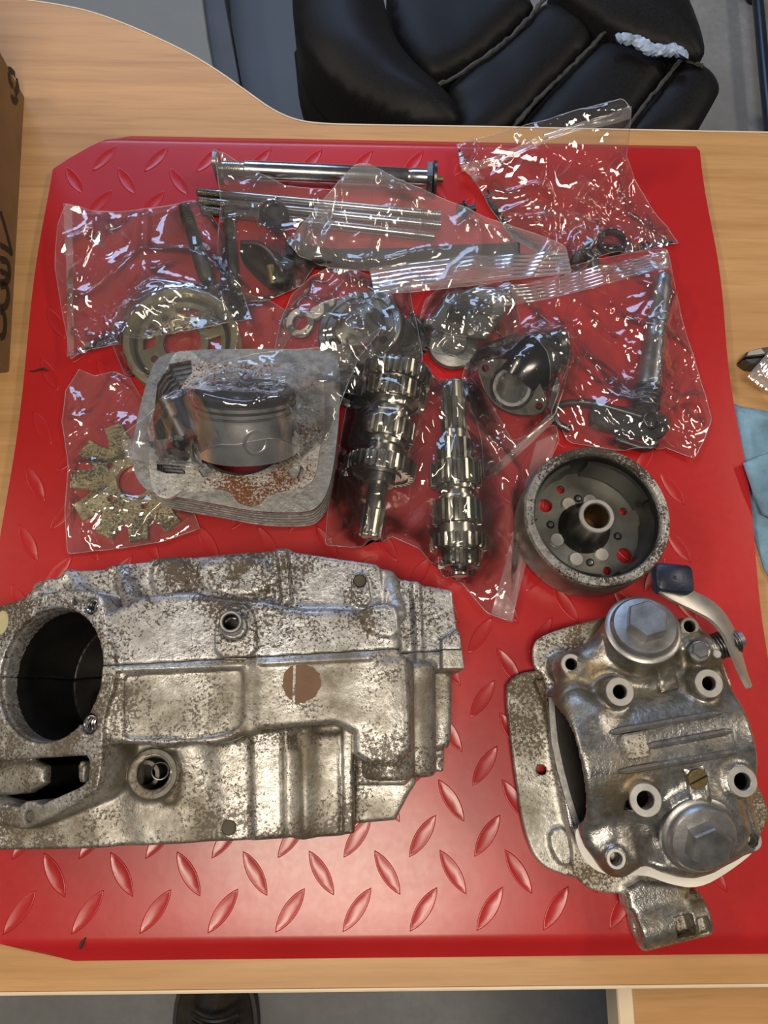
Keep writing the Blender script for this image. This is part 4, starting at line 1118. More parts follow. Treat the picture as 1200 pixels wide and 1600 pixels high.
# ------------------------------------------------------------------ flywheel
def build_flywheel():
    c = W(919, 820, .030); c[2] = ZM + .0014
    ax = Fr(c, _n((.03, .05, 1)), (1, 0, 0)); H = .043; R = .0555
    root = thing('flywheel', 'round steel magneto flywheel cup with rusty rim standing open side up', 'flywheel', c)
    mb = MB(); lathe(mb, ax, [(.047, .004), (R - .004, .0015), (R - .0005, .006), (R, .010), (R, H - .004), (R - .0006, H - .003)], 72); mb.build('outer_wall', MT['flyside'], root)
    mb = MB(); lathe(mb, ax, [(R - .0006, H - .003), (R - .0016, H), (R - .0070, H), (R - .0080, H - .0012), (R - .0082, H - .004)], 72); mb.build('rim', MT['flyrim'], root, 30)
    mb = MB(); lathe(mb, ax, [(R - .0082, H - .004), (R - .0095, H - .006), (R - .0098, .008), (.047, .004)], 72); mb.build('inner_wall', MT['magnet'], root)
    # floor plate with holes (triangulated between outline and holes)
    holes = [(-46, -30, .0036), (-77, -8, .0054), (52, 2, .0033), (53, 62, .0060), (27, 90, .0032), (-58, 60, .0)]
    fz = .0085
    def loc(a, b): return ax.loc(WP(a, b, ax.p(0, 0, fz), ax.z))[:2]
    HL = [((876, 765), .0034), ((852, 790), .0056), ((974, 799), .0032), ((976, 868), .0062), ((949, 892), .0034)]
    pts = [np.array((.0462 * math.cos(a), .0462 * math.sin(a))) for a in np.linspace(0, 2 * math.pi, 73)[:-1]]; faces = [list(range(72))]
    hl = []
    for (p, r) in HL:
        q = loc(*p); L_ = math.hypot(*q)
        if L_ + r > .0445: q = q * (.0445 - r) / L_
        st = len(pts); pts += [q + r * np.array((math.cos(a), math.sin(a))) for a in np.linspace(0, 2 * math.pi, 21)[:-1]]; hl.append((q, r)); faces.append(list(range(st, st + 20)))
    V2, E, F2, _, _, _ = delaunay_2d_cdt([Vector(p) for p in pts], [], faces, 1, 1e-7)
    keep = []
    V2 = np.array([tuple(v) for v in V2])
    for f_ in F2:
        cc = V2[list(f_)].mean(0)
        if all(math.hypot(*(cc - q)) > r * .985 for q, r in hl): keep.append(tuple(f_))
    keep = ccw(V2, keep); m = len(V2)
    V = [ax.p(a, b, fz) for a, b in V2] + [ax.p(a, b, fz - .0045) for a, b in V2]
    F = keep + [tuple(i + m for i in f_)[::-1] for f_ in keep] + [(b, a, a + m, b + m) for a, b in boundary_loop(keep)]
    mesh_obj('floor_plate', V, F, MT['flyfloor'], root, 40)
    # hub
    mb = MB(); lathe(mb, ax, [(.0215, fz - .004), (.0205, fz + .001), (.0165, fz + .006), (.0140, fz + .012), (.0134, .034), (.0134, .0385)], 48); mb.build('hub', MT['magnet'], root)
    mb = MB(); lathe(mb, ax, [(.0134, .0380), (.0134, .0395), (.0128, .0402), (.0102, .0402), (.0094, .039)], 48); mb.build('hub_face', MT['mach'], root)
    mb = MB(); lathe(mb, ax, [(.0096, .0398), (.0080, .010), (0, .010)], 40); mb.build('tapered_bore', plain('rusty_bore', (.10, .06, .03), .6, .45, .5), root)
    def at(a, b, h=fz): 
        q = loc(a, b); return ax.at(q[0], q[1], h)
    for (a, b) in ((888, 788), (870, 844), (900, 874), (940, 867), (921, 783)):
        mb = MB(); lathe(mb, at(a, b), [(.0058, -.001), (.0058, .0008), (.0050, .0016), (0, .0013)], 24); mb.build('rivet', MT['mach'], root)
    for (a, b) in ((903, 779), (860, 820), (965, 838), (922, 879)):
        q = at(a, b); mb = MB(); ring(mb, q, .0033, .0022, 0, .0004, 20, .0001); s = mb.build('dowel_hole', MT['hole'], root)
        mb = MB(); lathe(mb, q, [(.0022, 0), (.0018, .0009), (0, .0012)], 12); mb.build('dowel', MT['steel'], s)
    # magnet blocks on the inner wall
    for k in range(4):
        a0 = .35 + k * math.pi / 2; n = 14; V = []; F = []
        for i in range(n + 1):
            a = a0 + 1.25 * i / n
            for r, h in ((.0458, .010), (.0432, .010), (.0432, .034), (.0458, .0345)): V.append(ax.p(r * math.cos(a), r * math.sin(a), h))
        for i in range(n):
            for j in range(4): F.append((i * 4 + j, i * 4 + (j + 1) % 4, i * 4 + 4 + (j + 1) % 4, i * 4 + 4 + j))
        F += [(0, 1, 2, 3), tuple(range(n * 4, n * 4 + 4))[::-1]]
        mesh_obj('magnet', V, F, MT['magnet'], root, 40)
    return root
fly = build_flywheel()

# ------------------------------------------------------------------ finned cylinder
def build_cylinder():
    top = .064; root = thing('engine_cylinder', 'finned aluminium engine cylinder with rusty gasket face left of centre', 'cylinder', (*W(365, 690, 0)[:2], ZM))
    outl = [(250, 556), (275, 549), (330, 545), (500, 545), (528, 556), (532, 590), (531, 640), (523, 720), (512, 770), (497, 792), (478, 801), (400, 800), (320, 784), (250, 772), (228, 766), (213, 748), (205, 718), (207, 690), (222, 620), (236, 575)]
    P0 = [p[:2] for p in chaikin(px(outl, top), 2)]; ctr = np.mean(P0, 0)
    bc = W(378, 668, top)[:2]; BR = .0385
    def plate(P, z0, z1, name, m, holes, hz=True, step=None):
        pts = [np.array(p) for p in P]; faces = [list(range(len(pts)))]
        for hp in holes: st = len(pts); pts += [np.array(q) for q in hp]; faces.append(list(range(st, st + len(hp))))
        V2, E, F2, _, _, _ = delaunay_2d_cdt([Vector(p) for p in pts], [], faces, 1, 1e-7)
        V2 = np.array([tuple(v) for v in V2]); keep = []
        for f_ in F2:
            cc = V2[list(f_)].mean(0)
            if all(float(poly_sdf(np.array(hp), np.array([cc[0]], np.float32), np.array([cc[1]], np.float32))[0]) > -1e-6 for hp in holes): keep.append(tuple(f_))
        keep = ccw(V2, keep); mm = len(V2)
        V = [(a, b, z1) for a, b in V2] + [(a, b, z0) for a, b in V2]
        F = keep + [tuple(i + mm for i in f_)[::-1] for f_ in keep] + [(b, a, a + mm, b + mm) for a, b in boundary_loop(keep)]
        return mesh_obj(name, V, F, MT[m], root, 40)
    bore = [bc + BR * np.array((math.cos(a), math.sin(a))) for a in np.linspace(0, 2 * math.pi, 57)[:-1]]
    chain = px([(246, 600), (256, 584), (264, 580), (266, 572), (300, 566), (302, 585), (290, 600), (270, 640), (262, 720), (246, 700), (240, 650)], top)
    slot = px([(246, 720), (292, 724), (291, 743), (262, 742), (247, 737)], top)
    oval = px([(310, 736), (318, 728), (330, 729), (335, 738), (330, 747), (318, 748)], top)
    hole = [W(463, 738, top)[:2] + .0057 * np.array((math.cos(a), math.sin(a))) for a in np.linspace(0, 2 * math.pi, 21)[:-1]]
    hs = [bore, chain, slot, oval, hole]
    plate(P0, top - .0025, top, 'top_fin', 'cyl', hs)
    face = [(262, 572), (268, 556), (282, 547), (302, 549), (312, 562), (330, 570), (480, 565), (505, 580), (508, 640), (500, 700), (494, 740), (484, 758), (462, 765), (436, 766), (415, 775), (405, 788), (388, 790), (370, 784), (360, 768), (345, 762), (285, 764), (272, 776), (258, 780), (244, 774), (236, 760), (232, 720), (236, 660), (248, 600)]
    plate([p[:2] for p in chaikin(px(face, top + .0035), 2)], top - .001, top + .0035, 'gasket_face', 'cylface', hs)
    core = px([(285, 590), (470, 590), (480, 640), (470, 740), (450, 755), (300, 745), (270, 720), (275, 640)], top)
    plate([p[:2] for p in chaikin(core, 2)], ZM + .001, top - .002, 'barrel', 'cyl', [bore])
    for k in range(6):
        z1 = top - .0078 - k * .0079; g = .988 - .003 * k
        P = [ctr + (np.array(p) - ctr) * g for p in P0]; plate(P, z1 - .0016, z1, 'cooling_fin', 'cyl', [bore, chain, slot])
    mb = MB(); lathe(mb, Fr((bc[0], bc[1], ZM)), [(BR - .0001, .001), (BR - .0001, top - ZM + .0022), (BR - .0025, top - ZM + .0022), (BR - .0030, top - ZM + .001), (BR - .0030, .001)], 56, True); mb.build('sleeve', MT['dsteel'], root)
    mb = MB(); disc(mb, Fr(W(463, 738, top - .018)), .0056, 0, .006, 20); mb.build('dowel', MT['steel'], root)
    return root
cyl = build_cylinder()

# ------------------------------------------------------------------ piston (on the cylinder, in a bag)
def build_piston():
    base = W(375, 668, .072); zc_ = .092
    crown = W(385, 606, .112); foot = W(384, 690, .090)
    ax = _n(np.array((.0, .80, .62))); c = W(384, 648, .100)
    fr = Fr(c, ax, (1, 0, 0)); R = .0350; up = .018; dn = -.026
    root = thing('piston', 'alloy piston with black carbon crown bagged on top of the cylinder', 'piston', (c[0], c[1], .0675))
    mb = MB(); lathe(mb, fr, [(0, up), (R - .002, up), (R - .0006, up - .0012), (R - .0006, up - .004)], 56); mb.build('crown', MT['carbon'], root)
    prof = [(R - .0006, up - .004)]
    for k in range(3):
        h = up - .004 - k * .0042; prof += [(R - .003, h), (R - .003, h - .0017), (R - .0003, h - .0018), (R - .0003, h - .0042)]
    prof += [(R, up - .018), (R, dn), (R - .003, dn), (R - .003, up - .012), (0, up - .012)]
    mb = MB(); lathe(mb, fr, prof, 56); mb.build('skirt', MT['piston'], root)
    for k in range(3):
        h = up - .0040 - k * .0042; mb = MB(); ring(mb, fr, R - .0001, R - .0034, h - .0016, h - .0002, 56, .0002); mb.build('piston_ring', MT['dsteel'] if k < 2 else MT['steel'], root)
    side = Fr(fr.p(0.011, -R * .955, -.010), -fr.y + fr.x * .35, fr.x)
    mb = MB(); ring(mb, side, .0088, .0066, -.006, .0006, 28); s = mb.build('pin_boss', MT['piston'], root)
    mb = MB(); disc(mb, side, .0066, -.006, -.003, 24); mb.build('pin_hole', MT['hole'], s)
    return root
piston = build_piston()
def build_pin():
    c = W(262, 655, .078); d = _n((W(290, 700, .078) - W(250, 620, .078)))
    fr = Fr(W(268, 625, .083), d); mb = MB(); ring(mb, fr, .0125, .0085, 0, .036, 32); o = mb.build('gudgeon_pin', MT['dsteel'])
    return tag(o, 'dark hollow gudgeon pin beside the piston in the bag', 'pin')
pin = build_pin()

# ------------------------------------------------------------------ shafts of gears
def shaft(name, label, cat, p0, p1, zc, items, group=None):
    """items: (t0, t1, radius, kind) along the axis from pixel p0 to p1; t in pixels"""
    A = W(*p0, zc); B = W(*p1, zc); Lp = math.hypot(p1[0] - p0[0], p1[1] - p0[1]); sc = np.linalg.norm(B - A) / Lp
    root = thing(name, label, cat, ((A[0] + B[0]) / 2, (A[1] + B[1]) / 2, ZM), group)
    fr = Fr(A, B - A, (0, 0, 1))
    for (t0, t1, r, kind, *q) in items:
        mb = MB(); h0, h1 = t0 * sc, t1 * sc
        if kind == 'gear': gear(mb, fr, r, q[0], h0, h1); mb.build('gear', MT['gear'], root, 30)
        elif kind == 'spline':
            poly_prism(mb, fr, gear_pts(r, r * .8, q[0]), h0, h1, .0006); mb.build('splined_end', MT['gear'], root, 30)
        elif kind == 'collar':
            lathe(mb, fr, [(0, h0), (r - .0006, h0), (r, h0 + .0006), (r, h1 - .0006), (r - .0006, h1), (0, h1)], 32); mb.build('collar', MT['gear'], root)
        elif kind == 'groove':
            m = (h0 + h1) / 2; w = (h1 - h0) * .2
            lathe(mb, fr, [(0, h0), (r, h0), (r, m - w), (r * .82, m - w), (r * .82, m + w), (r, m + w), (r, h1), (0, h1)], 32); mb.build('fork_groove', MT['gear'], root)
        else:
            lathe(mb, fr, [(0, h0), (r - .0008, h0), (r, h0 + .0008), (r, h1 - .0008), (r - .0008, h1), (0, h1)], 28); mb.build('shaft', MT[q[0]] if q else MT['gear'], root)
    return root
gA = shaft('gear_shaft', 'bagged gearbox shaft with the larger gears right beside the finned cylinder', 'gear shaft', (622, 578), (577, 842), .0365, [
    (0, 24, .0272, 'gear', 30), (26, 30, .019, 'collar'), (30, 56, .0258, 'gear', 28), (56, 88, .0165, 'groove'), (88, 116, .0218, 'gear', 22), (116, 148, .0145, 'groove'), (148, 172, .0268, 'gear', 29),
    (172, 186, .012, 'collar'), (-8, 225, .0075, 'shaft'), (222, 266, .0083, 'spline', 8)], 'gearbox shafts in one bag')
gB = shaft('gear_shaft', 'slimmer bagged gearbox shaft with small gears nearer the flywheel', 'gear shaft', (707, 598), (718, 903), .030, [
    (0, 32, .0088, 'spline', 10), (30, 80, .0105, 'spline', 6), (80, 96, .0100, 'collar'), (96, 132, .0145, 'gear', 14), (134, 168, .0200, 'gear', 20), (168, 192, .0140, 'groove'), (192, 226, .0190, 'gear', 18), (226, 244, .0130, 'collar'),
    (244, 266, .0218, 'gear', 23), (266, 290, .0160, 'gear', 16), (0, 303, .0066, 'shaft')], 'gearbox shafts in one bag')

# ------------------------------------------------------------------ sprocket
def build_sprocket():
    z = ZM + .004; c = W(212, 752, z); pm = np.linalg.norm(W(212, 752, z) - W(112, 752, z)) / 100
    fr = Fr(c, _n((.02, -.02, 1)), (1, 0, 0)); root = thing('sprocket', 'worn zinc plated toothed sprocket in a bag left of the cylinder', 'sprocket', (c[0], c[1], ZM))
    n = 11; out = []
    for i in range(n):
        a = math.pi - 2 * math.pi * i / n
        s = 2 * math.pi / n
        for f_, r in ((-.36, 74), (-.24, 99), (.24, 99), (.36, 74)):
            out.append((r * pm * math.cos(a - f_ * s), r * pm * math.sin(a - f_ * s)))
    P = out[::-1]
    holes = [[(27 * pm * math.cos(a), 27 * pm * math.sin(a)) for a in np.linspace(0, 2 * math.pi, 37)[:-1]]]
    for k in range(5):
        a = math.radians(150 + 72 * k); holes.append([(46 * pm * math.cos(a) + 5.5 * pm * math.cos(t), 46 * pm * math.sin(a) + 5.5 * pm * math.sin(t)) for t in np.linspace(0, 2 * math.pi, 15)[:-1]])
    for i in range(n):
        a = math.pi - 2 * math.pi * (i + .5) / n; holes.append([(72 * pm * math.cos(a) + 4 * pm * math.cos(t), 72 * pm * math.sin(a) + 4 * pm * math.sin(t)) for t in np.linspace(0, 2 * math.pi, 11)[:-1]])
    holes = holes[:6] + holes[6:]
    pts = [np.array(p) for p in P]; faces = [list(range(len(P)))]
    for hp in holes: st = len(pts); pts += [np.array(q) for q in hp]; faces.append(list(range(st, st + len(hp))))
    V2, E, F2, _, _, _ = delaunay_2d_cdt([Vector(p) for p in pts], [], faces, 1, 1e-7)
    V2 = np.array([tuple(v) for v in V2]); keep = []
    for f_ in F2:
        cc = V2[list(f_)].mean(0); X = np.array([cc[0]], np.float32); Y = np.array([cc[1]], np.float32)
        if float(poly_sdf(np.array(P), X, Y)[0]) > 1e-6: continue
        if all(float(poly_sdf(np.array(hp), X, Y)[0]) > -1e-6 for hp in holes): keep.append(tuple(f_))
    keep = ccw(V2, keep); mm = len(V2); th = .0045
    V = [fr.p(a, b, th) for a, b in V2] + [fr.p(a, b, -.0010) for a, b in V2]
    F = keep + [tuple(i + mm for i in f_)[::-1] for f_ in keep] + [(b, a, a + mm, b + mm) for a, b in boundary_loop(keep)]
    mesh_obj('toothed_plate', V, F, MT['zinc'], root, 30)
    mb = MB(); ring(mb, fr.at(0, 0, th), .0175, 27 * pm, -.001, .0006, 40, .0003); mb.build('centre_collar', MT['zinc'], root)
    return root
spr = build_sprocket()

# ------------------------------------------------------------------ cup ring with cut-outs
def build_cup():
    z = ZM + .012; c = W(285, 535, z); pm = np.linalg.norm(W(285, 535, z) - W(385, 535, z)) / 100
    fr = Fr((c[0], c[1], ZM + .0015), _n((0, -.05, 1)), (1, 0, 0)); root = thing('starter_cup', 'gold zinc starter cup ring with round cut-outs in a bag above the cylinder', 'engine part', (c[0], c[1], ZM))
    R = 90 * pm; fz = .012
    mb = MB(); lathe(mb, fr, [(R - .004, .001), (R, .001), (R, .016), (R - .001, .018), (R - .006, .018), (R - .008, .014), (R - .0085, .006), (R - .004, .001)], 64); mb.build('rim', MT['zincring'], root)
    R2 = 68 * pm
    outer = [(R2 * math.cos(a), R2 * math.sin(a)) for a in np.linspace(0, 2 * math.pi, 65)[:-1]]
    holes = [[(30 * pm * math.cos(a), 30 * pm * math.sin(a)) for a in np.linspace(0, 2 * math.pi, 33)[:-1]]]
    for k in range(4):
        a0 = math.radians(35 + 90 * k); hp = []
        for t in np.linspace(-.42, .42, 9): hp.append((61 * pm * math.cos(a0 + .78 + t), 61 * pm * math.sin(a0 + .78 + t)))
        for t in np.linspace(.36, -.36, 9): hp.append((41 * pm * math.cos(a0 + .78 + t), 41 * pm * math.sin(a0 + .78 + t)))
        holes.append(hp)
        holes.append([(50 * pm * math.cos(a0) + 6 * pm * math.cos(t), 50 * pm * math.sin(a0) + 6 * pm * math.sin(t)) for t in np.linspace(0, 2 * math.pi, 13)[:-1]])
    pts = [np.array(p) for p in outer]; faces = [list(range(64))]
    for hp in holes: st = len(pts); pts += [np.array(q) for q in hp]; faces.append(list(range(st, st + len(hp))))
    V2, E, F2, _, _, _ = delaunay_2d_cdt([Vector(p) for p in pts], [], faces, 1, 1e-7)
    V2 = np.array([tuple(v) for v in V2]); keep = []
    for f_ in F2:
        cc = V2[list(f_)].mean(0); X = np.array([cc[0]], np.float32); Y = np.array([cc[1]], np.float32)
        if all(float(poly_sdf(np.array(hp), X, Y)[0]) > -1e-6 for hp in holes): keep.append(tuple(f_))
    keep = ccw(V2, keep); mm = len(V2)
    V = [fr.p(a, b, fz) for a, b in V2] + [fr.p(a, b, fz - .0025) for a, b in V2]
    F = keep + [tuple(i + mm for i in f_)[::-1] for f_ in keep] + [(b, a, a + mm, b + mm) for a, b in boundary_loop(keep)]
    mesh_obj('web', V, F, MT['zincring'], root, 40)
    mb = MB(); lathe(mb, fr, [(R2 - .001, fz - .001), (R2 + .0008, fz + .0006), (R2 + .002, fz - .001), (R - .008, .005), (R - .0085, .004)], 64); mb.build('inner_channel', MT['rod'], root)
    return root
cup = build_cup()

# ------------------------------------------------------------------ long pin, studs, rods
def axle():
    z = ZM + .0125; a, b = W(338, 264, z), W(684, 280, z); fr = Fr(a, b - a, (0, 0, 1)); L = np.linalg.norm(b - a); s = L / 346
    root = thing('axle_bolt', 'thick bright steel axle bolt with hex nut at the back of the plate', 'bolt', (*((a + b) / 2)[:2], ZM))
    mb = MB(); lathe(mb, fr, [(0, 6 * s), (.0068, 6 * s), (.0072, 14 * s), (.0072, 44 * s), (.0084, 46 * s), (.0084, 296 * s), (.0078, 298 * s), (.0078, 303 * s), (.0084, 305 * s), (.0084, 330 * s), (0, 330 * s)], 36); mb.build('shank', MT['steel'], root)
    mb = MB(); spring(mb, fr.at(0, 0, 14 * s), .0072, .0005, 26 * s, 10, 16, 5); mb.build('thread', MT['gear'], root)
    mb = MB(); poly_prism(mb, fr, rrect(.034, .0075 * 2, .005, 5), -1 * s, 7 * s, .0008); mb.build('flat_head', MT['capst'], root)
    mb = MB(); hexbolt(mb, fr, .0145, 328 * s, 339 * s, .5); mb.build('hex_nut', MT['steel'], root, 30)
    mb = MB(); lathe(mb, fr, [(0, 339 * s), (.0155, 339 * s), (.0155, 343 * s), (.012, 344 * s), (0, 344 * s)], 32); mb.build('washer', MT['dsteel'], root)
    mb = MB(); lathe(mb, fr, [(0, 344 * s), (.0028, 344 * s), (.0028, 354 * s), (0, 355 * s)], 16); mb.build('grease_nipple', MT['brass'], root)
    return root
axl = axle()
def stud(p0, p1, lab, zc):
    a, b = W(*p0, zc), W(*p1, zc); fr = Fr(a, b - a); L = np.linalg.norm(b - a); r = .0039
    root = thing('stud_bolt', lab, 'stud', (*((a + b) / 2)[:2], ZM), 'long engine studs')
    mb = MB(); lathe(mb, fr, [(0, 0), (r * .8, 0), (r * .95, .001), (r * .95, .018), (r, .0185), (r, L - .019), (r * .95, L - .018), (r * .95, L - .001), (0, L)], 18); mb.build('shank', MT['steel'], root)
    for h in (.001, L - .018):
        mb = MB(); spring(mb, fr.at(0, 0, h), r * .95, .0004, .017, 14, 12, 4); mb.build('thread', MT['gear'], root)
    return root
st1 = stud((308, 300), (690, 336), 'farthest of the three long threaded studs below the axle bolt', ZM + .0052)
st2 = stud((309, 314), (690, 352), 'middle one of the three long threaded studs below the axle bolt', ZM + .0054)
st3 = stud((314, 328), (680, 370), 'nearest of the three long threaded studs below the axle bolt', ZM + .0052)
def simple_rod(name, label, cat, p0, p1, z, prof, m, extra=None):
    a, b = W(*p0, z), W(*p1, z); fr = Fr(a, b - a); L = np.linalg.norm(b - a); root = thing(name, label, cat, (*((a + b) / 2)[:2], ZM))
    mb = MB(); lathe(mb, fr, [(0, 0)] + [(r, t * L) for t, r in prof] + [(0, L)], 20); mb.build('body', MT[m], root)
    return root, fr, L
rod1, fr_, L_ = simple_rod('tapered_rod', 'grey tapered rod lying in the zip bag at the left', 'rod', (287, 322), (326, 442), ZM + .008, [(.0, .0045), (.05, .0052), (.25, .0054), (.27, .0050), (.30, .0056), (.62, .0062), (.66, .0072), (.92, .0070), (.95, .0060), (1, .0055)], 'rod')
mb = MB(); spring(mb, fr_.at(0, 0, L_ * .12), .0054, .0005, L_ * .14, 4, 14, 5); mb.build('thread', MT['dsteel'], rod1)
rod2, fr_, L_ = simple_rod('long_bolt', 'long brownish bolt in the crumpled bag below the stud ends', 'bolt', (358, 338), (366, 458), ZM + .0085, [(.0, .0056), (.04, .006), (.05, .0048), (.95, .0048), (1, .0046)], 'rod')
mb = MB(); hexbolt(mb, fr_.at(0, 0, -.006), .0075, 0, .006); mb.build('hex_head', MT['rod'], rod2, 30)

# black things below: rubber disc, clip, chain guide, sundry
c = W(428, 336, ZM + .013); fr = Fr(c, _n((.25, -.15, 1)))
rb = thing('rubber_grommet', 'round black rubber grommet on the studs under the clear bag', 'grommet', (c[0], c[1], ZM)); mb = MB()
lathe(mb, fr, [(0, -.003), (.0120, -.003), (.0130, -.001), (.0130, .002), (.0115, .004), (.005, .0045), (.004, .0035), (0, .0035)], 32); mb.build('disc', MT['rubber'], rb)
mb = MB(); ring(mb, fr.at(0, 0, .004), .0075, .0055, 0, .0012, 28); mb.build('lip', MT['rubber'], rb)
c = W(420, 415, ZM + .010); tn = thing('chain_tensioner', 'black chain tensioner block with a brass plunger in the crumpled bag', 'engine part', (c[0], c[1], ZM))
frt = Fr((c[0], c[1], ZM + .002), (0, 0, 1), (1, -.6, 0))
mb = MB(); poly_prism(mb, frt, chaikin([(-.032, .006), (-.014, .013), (.006, .014), (.02, .010), (.026, -.006), (.018, -.016), (.0, -.014), (-.026, -.006)], 1), 0, .014, .003); mb.build('block', MT['rubber'], tn, 50)
mb = MB(); tube(mb, [frt.p(.004, -.003, .014), frt.p(.014, -.014, .010)], [.0048, .004], 14); mb.build('plunger', MT['brass'], tn)
mb = MB(); tube(mb, chaikin([frt.p(-.030, .004, .012), frt.p(-.012, .010, .018), frt.p(.008, .004, .018), frt.p(.018, -.006, .014)], 2, False), .0026, 8); mb.build('spring_arm', MT['dsteel'], tn)
mb = MB(); hexbolt(mb, frt.at(.016, .004, .012), .006, 0, .006); mb.build('bolt', MT['dsteel'], tn, 30)

zg = ZM + .008
gd = thing('chain_guide', 'black plastic chain guide bar under the milky zip bag', 'chain guide', (*W(630, 390, 0)[:2], ZM))
P = [(446, 372), (470, 372), (484, 384), (520, 390), (640, 388), (700, 384), (812, 380), (812, 400), (700, 406), (600, 411), (520, 412), (480, 408), (462, 400), (447, 398)]
mb = MB(); poly_prism(mb, Fr((0, 0, 0)), px(P, zg + .004), ZM + .0015, zg + .006, .001); mb.build('bar', MT['rubber'], gd, 30)
mb = MB(); poly_prism(mb, Fr((0, 0, 0)), px([(446, 371), (458, 371), (459, 399), (447, 399)], zg + .010), ZM + .0015, zg + .011, .001); mb.build('end_hook', MT['rubber'], gd, 30)
bt = thing('small_bolt', 'small dark bolt lying behind the milky zip bag', 'bolt', (*W(722, 328, 0)[:2], ZM))
fb = Fr(W(715, 329, ZM + .007), W(735, 326, ZM + .007) - W(715, 329, ZM + .007)); mb = MB(); hexbolt(mb, fb, .0062, .0, .006); mb.build('hex_head', MT['dsteel'], bt, 30)
mb = MB(); lathe(mb, fb, [(0, .006), (.0075, .006), (.0075, .0075), (.0036, .0075), (.0036, .016), (0, .016)], 20); mb.build('shank', MT['dsteel'], bt)

# clutch drum / gear discs in the centre bag
def discs():
    c = W(572, 505, ZM + .02); fr = Fr((c[0] - .004, c[1] - .002, ZM + .010), _n((-.28, .10, 1)), (1, 0, 0))
    root = thing('clutch_plate_pack', 'grey steel clutch plate with a domed hub in the crumpled centre bag', 'clutch part', (c[0], c[1], ZM))
    R = .036
    mb = MB(); lathe(mb, fr, [(.010, .0), (R - .001, .0), (R, .001), (R, .006), (R - .001, .007), (R - .006, .007), (R - .007, .0055), (.022, .0055), (.020, .010), (.012, .0125), (.0, .013)], 56); mb.build('drum', MT['flyfloor'], root)
    for k in range(6):
        a = k * math.pi / 3 + .4; mb = MB(); disc(mb, fr.at(.0255 * math.cos(a), .0255 * math.sin(a), .0055), .0036, 0, .0004, 16, .0001); mb.build('lightening_hole', MT['hole'], root)
    mb = MB(); lathe(mb, fr, [(R - .002, -.002), (R + .002, -.002), (R + .002, .0005), (R - .002, .0005)], 56, True); mb.build('rim_flange', MT['dsteel'], root)
    c2 = W(628, 525, ZM + .006); f2 = Fr((c2[0], c2[1], ZM + .0045), _n((.15, -.05, 1))); r2 = thing('black_gear_disc', 'black steel disc half under the grey clutch plate', 'disc', (c2[0], c2[1], ZM))
    mb = MB(); gear(mb, f2, .0245, 34, -.001, .004); mb.build('toothed_rim', MT['dsteel'], r2, 30); mb = MB(); disc(mb, f2, .011, .003, .0065); mb.build('hub', MT['dsteel'], r2)
    c3 = W(556, 600, ZM + .006); f3 = Fr((c3[0], c3[1], ZM + .003), _n((.0, .10, 1))); r3 = thing('washer_plate', 'thin steel cover disc showing below the centre bag', 'disc', (c3[0], c3[1], ZM))
    mb = MB(); lathe(mb, f3, [(0, 0), (.022, 0), (.0225, .001), (.0215, .002), (.016, .0025), (.013, .006), (0, .0065)], 40); mb.build('dish', MT['steel'], r3)
    c4 = W(470, 505, ZM + .010); f4 = Fr(c4, _n((-.3, -.2, 1)), (1, .5, 0)); r4 = thing('pressed_lever', 'small pressed steel lever with a hole at the left of the centre bag', 'lever', (c4[0], c4[1], ZM))
    mb = MB(); ring(mb, f4, .0125, .0065, -.001, .0025, 28); mb.build('eye', MT['capst'], r4); mb = MB(); poly_prism(mb, f4, chaikin([(.009, -.006), (.032, -.004), (.036, 0), (.032, .004), (.009, .006)], 1), -.001, .0022, .0004); mb.build('arm', MT['capst'], r4)
    return root, r2, r3, r4
disc_objs = discs()

# plate with rollers, in a small bag
def rotor():
    z = ZM + .016; root = thing('cam_plate', 'triangular grey plate with a black cross-head post in a small bag', 'engine part', (*W(735, 500, 0)[:2], ZM))
    P = [(662, 506), (700, 462), (745, 446), (792, 466), (790, 486), (760, 530), (700, 520)]
    mb = MB(); poly_prism(mb, Fr((0, 0, 0)), px(P, z), z - .003, z, .0005); mb.build('plate', MT['flyfloor'], root, None)
    f0 = Fr(W(713, 492, z)); mb = MB(); lathe(mb, f0, [(.0085, 0), (.0085, .002), (.0075, .003), (.007, .006), (0, .006)], 28); po = mb.build('post', MT['dsteel'], root)
    mb = MB(); box(mb, f0.at(0, 0, .006), .011, .002, .0012); box(mb, f0.at(0, 0, .006), .002, .011, .0012); mb.build('cross', MT['rubber'], po, None)
    for (a, b) in ((671, 503), (735, 520), (770, 495)):
        mb = MB(); lathe(mb, Fr(W(a, b, z)), [(.0032, 0), (.0028, .0014), (0, .0024)], 16); mb.build('rivet', MT['mach'], root)
    c = W(708, 540, ZM + .005); f1 = Fr((c[0], c[1], ZM + .0025)); mb = MB(); lathe(mb, f1, [(0, 0), (.021, 0), (.0215, .001), (.020, .004), (.012, .006), (.0105, .0095), (0, .0095)], 40); mb.build('lower_disc', MT['capst'], root)
    mb = MB(); tube(mb, [W(760, 470, ZM + .010), W(795, 455, ZM + .010), W(800, 480, ZM + .010)], .004, 12); mb.build('pawl', MT['dsteel'], root)
    for (a, b) in ((700, 505), (760, 505)):
        q = W(a, b, ZM); mb = MB(); lathe(mb, Fr((q[0], q[1], ZM + .0015)), [(0, 0), (.005, 0), (.005, z - ZM - .004), (0, z - ZM - .004)], 16); mb.build('spacer', MT['capst'], root)
    return root
rot = rotor()

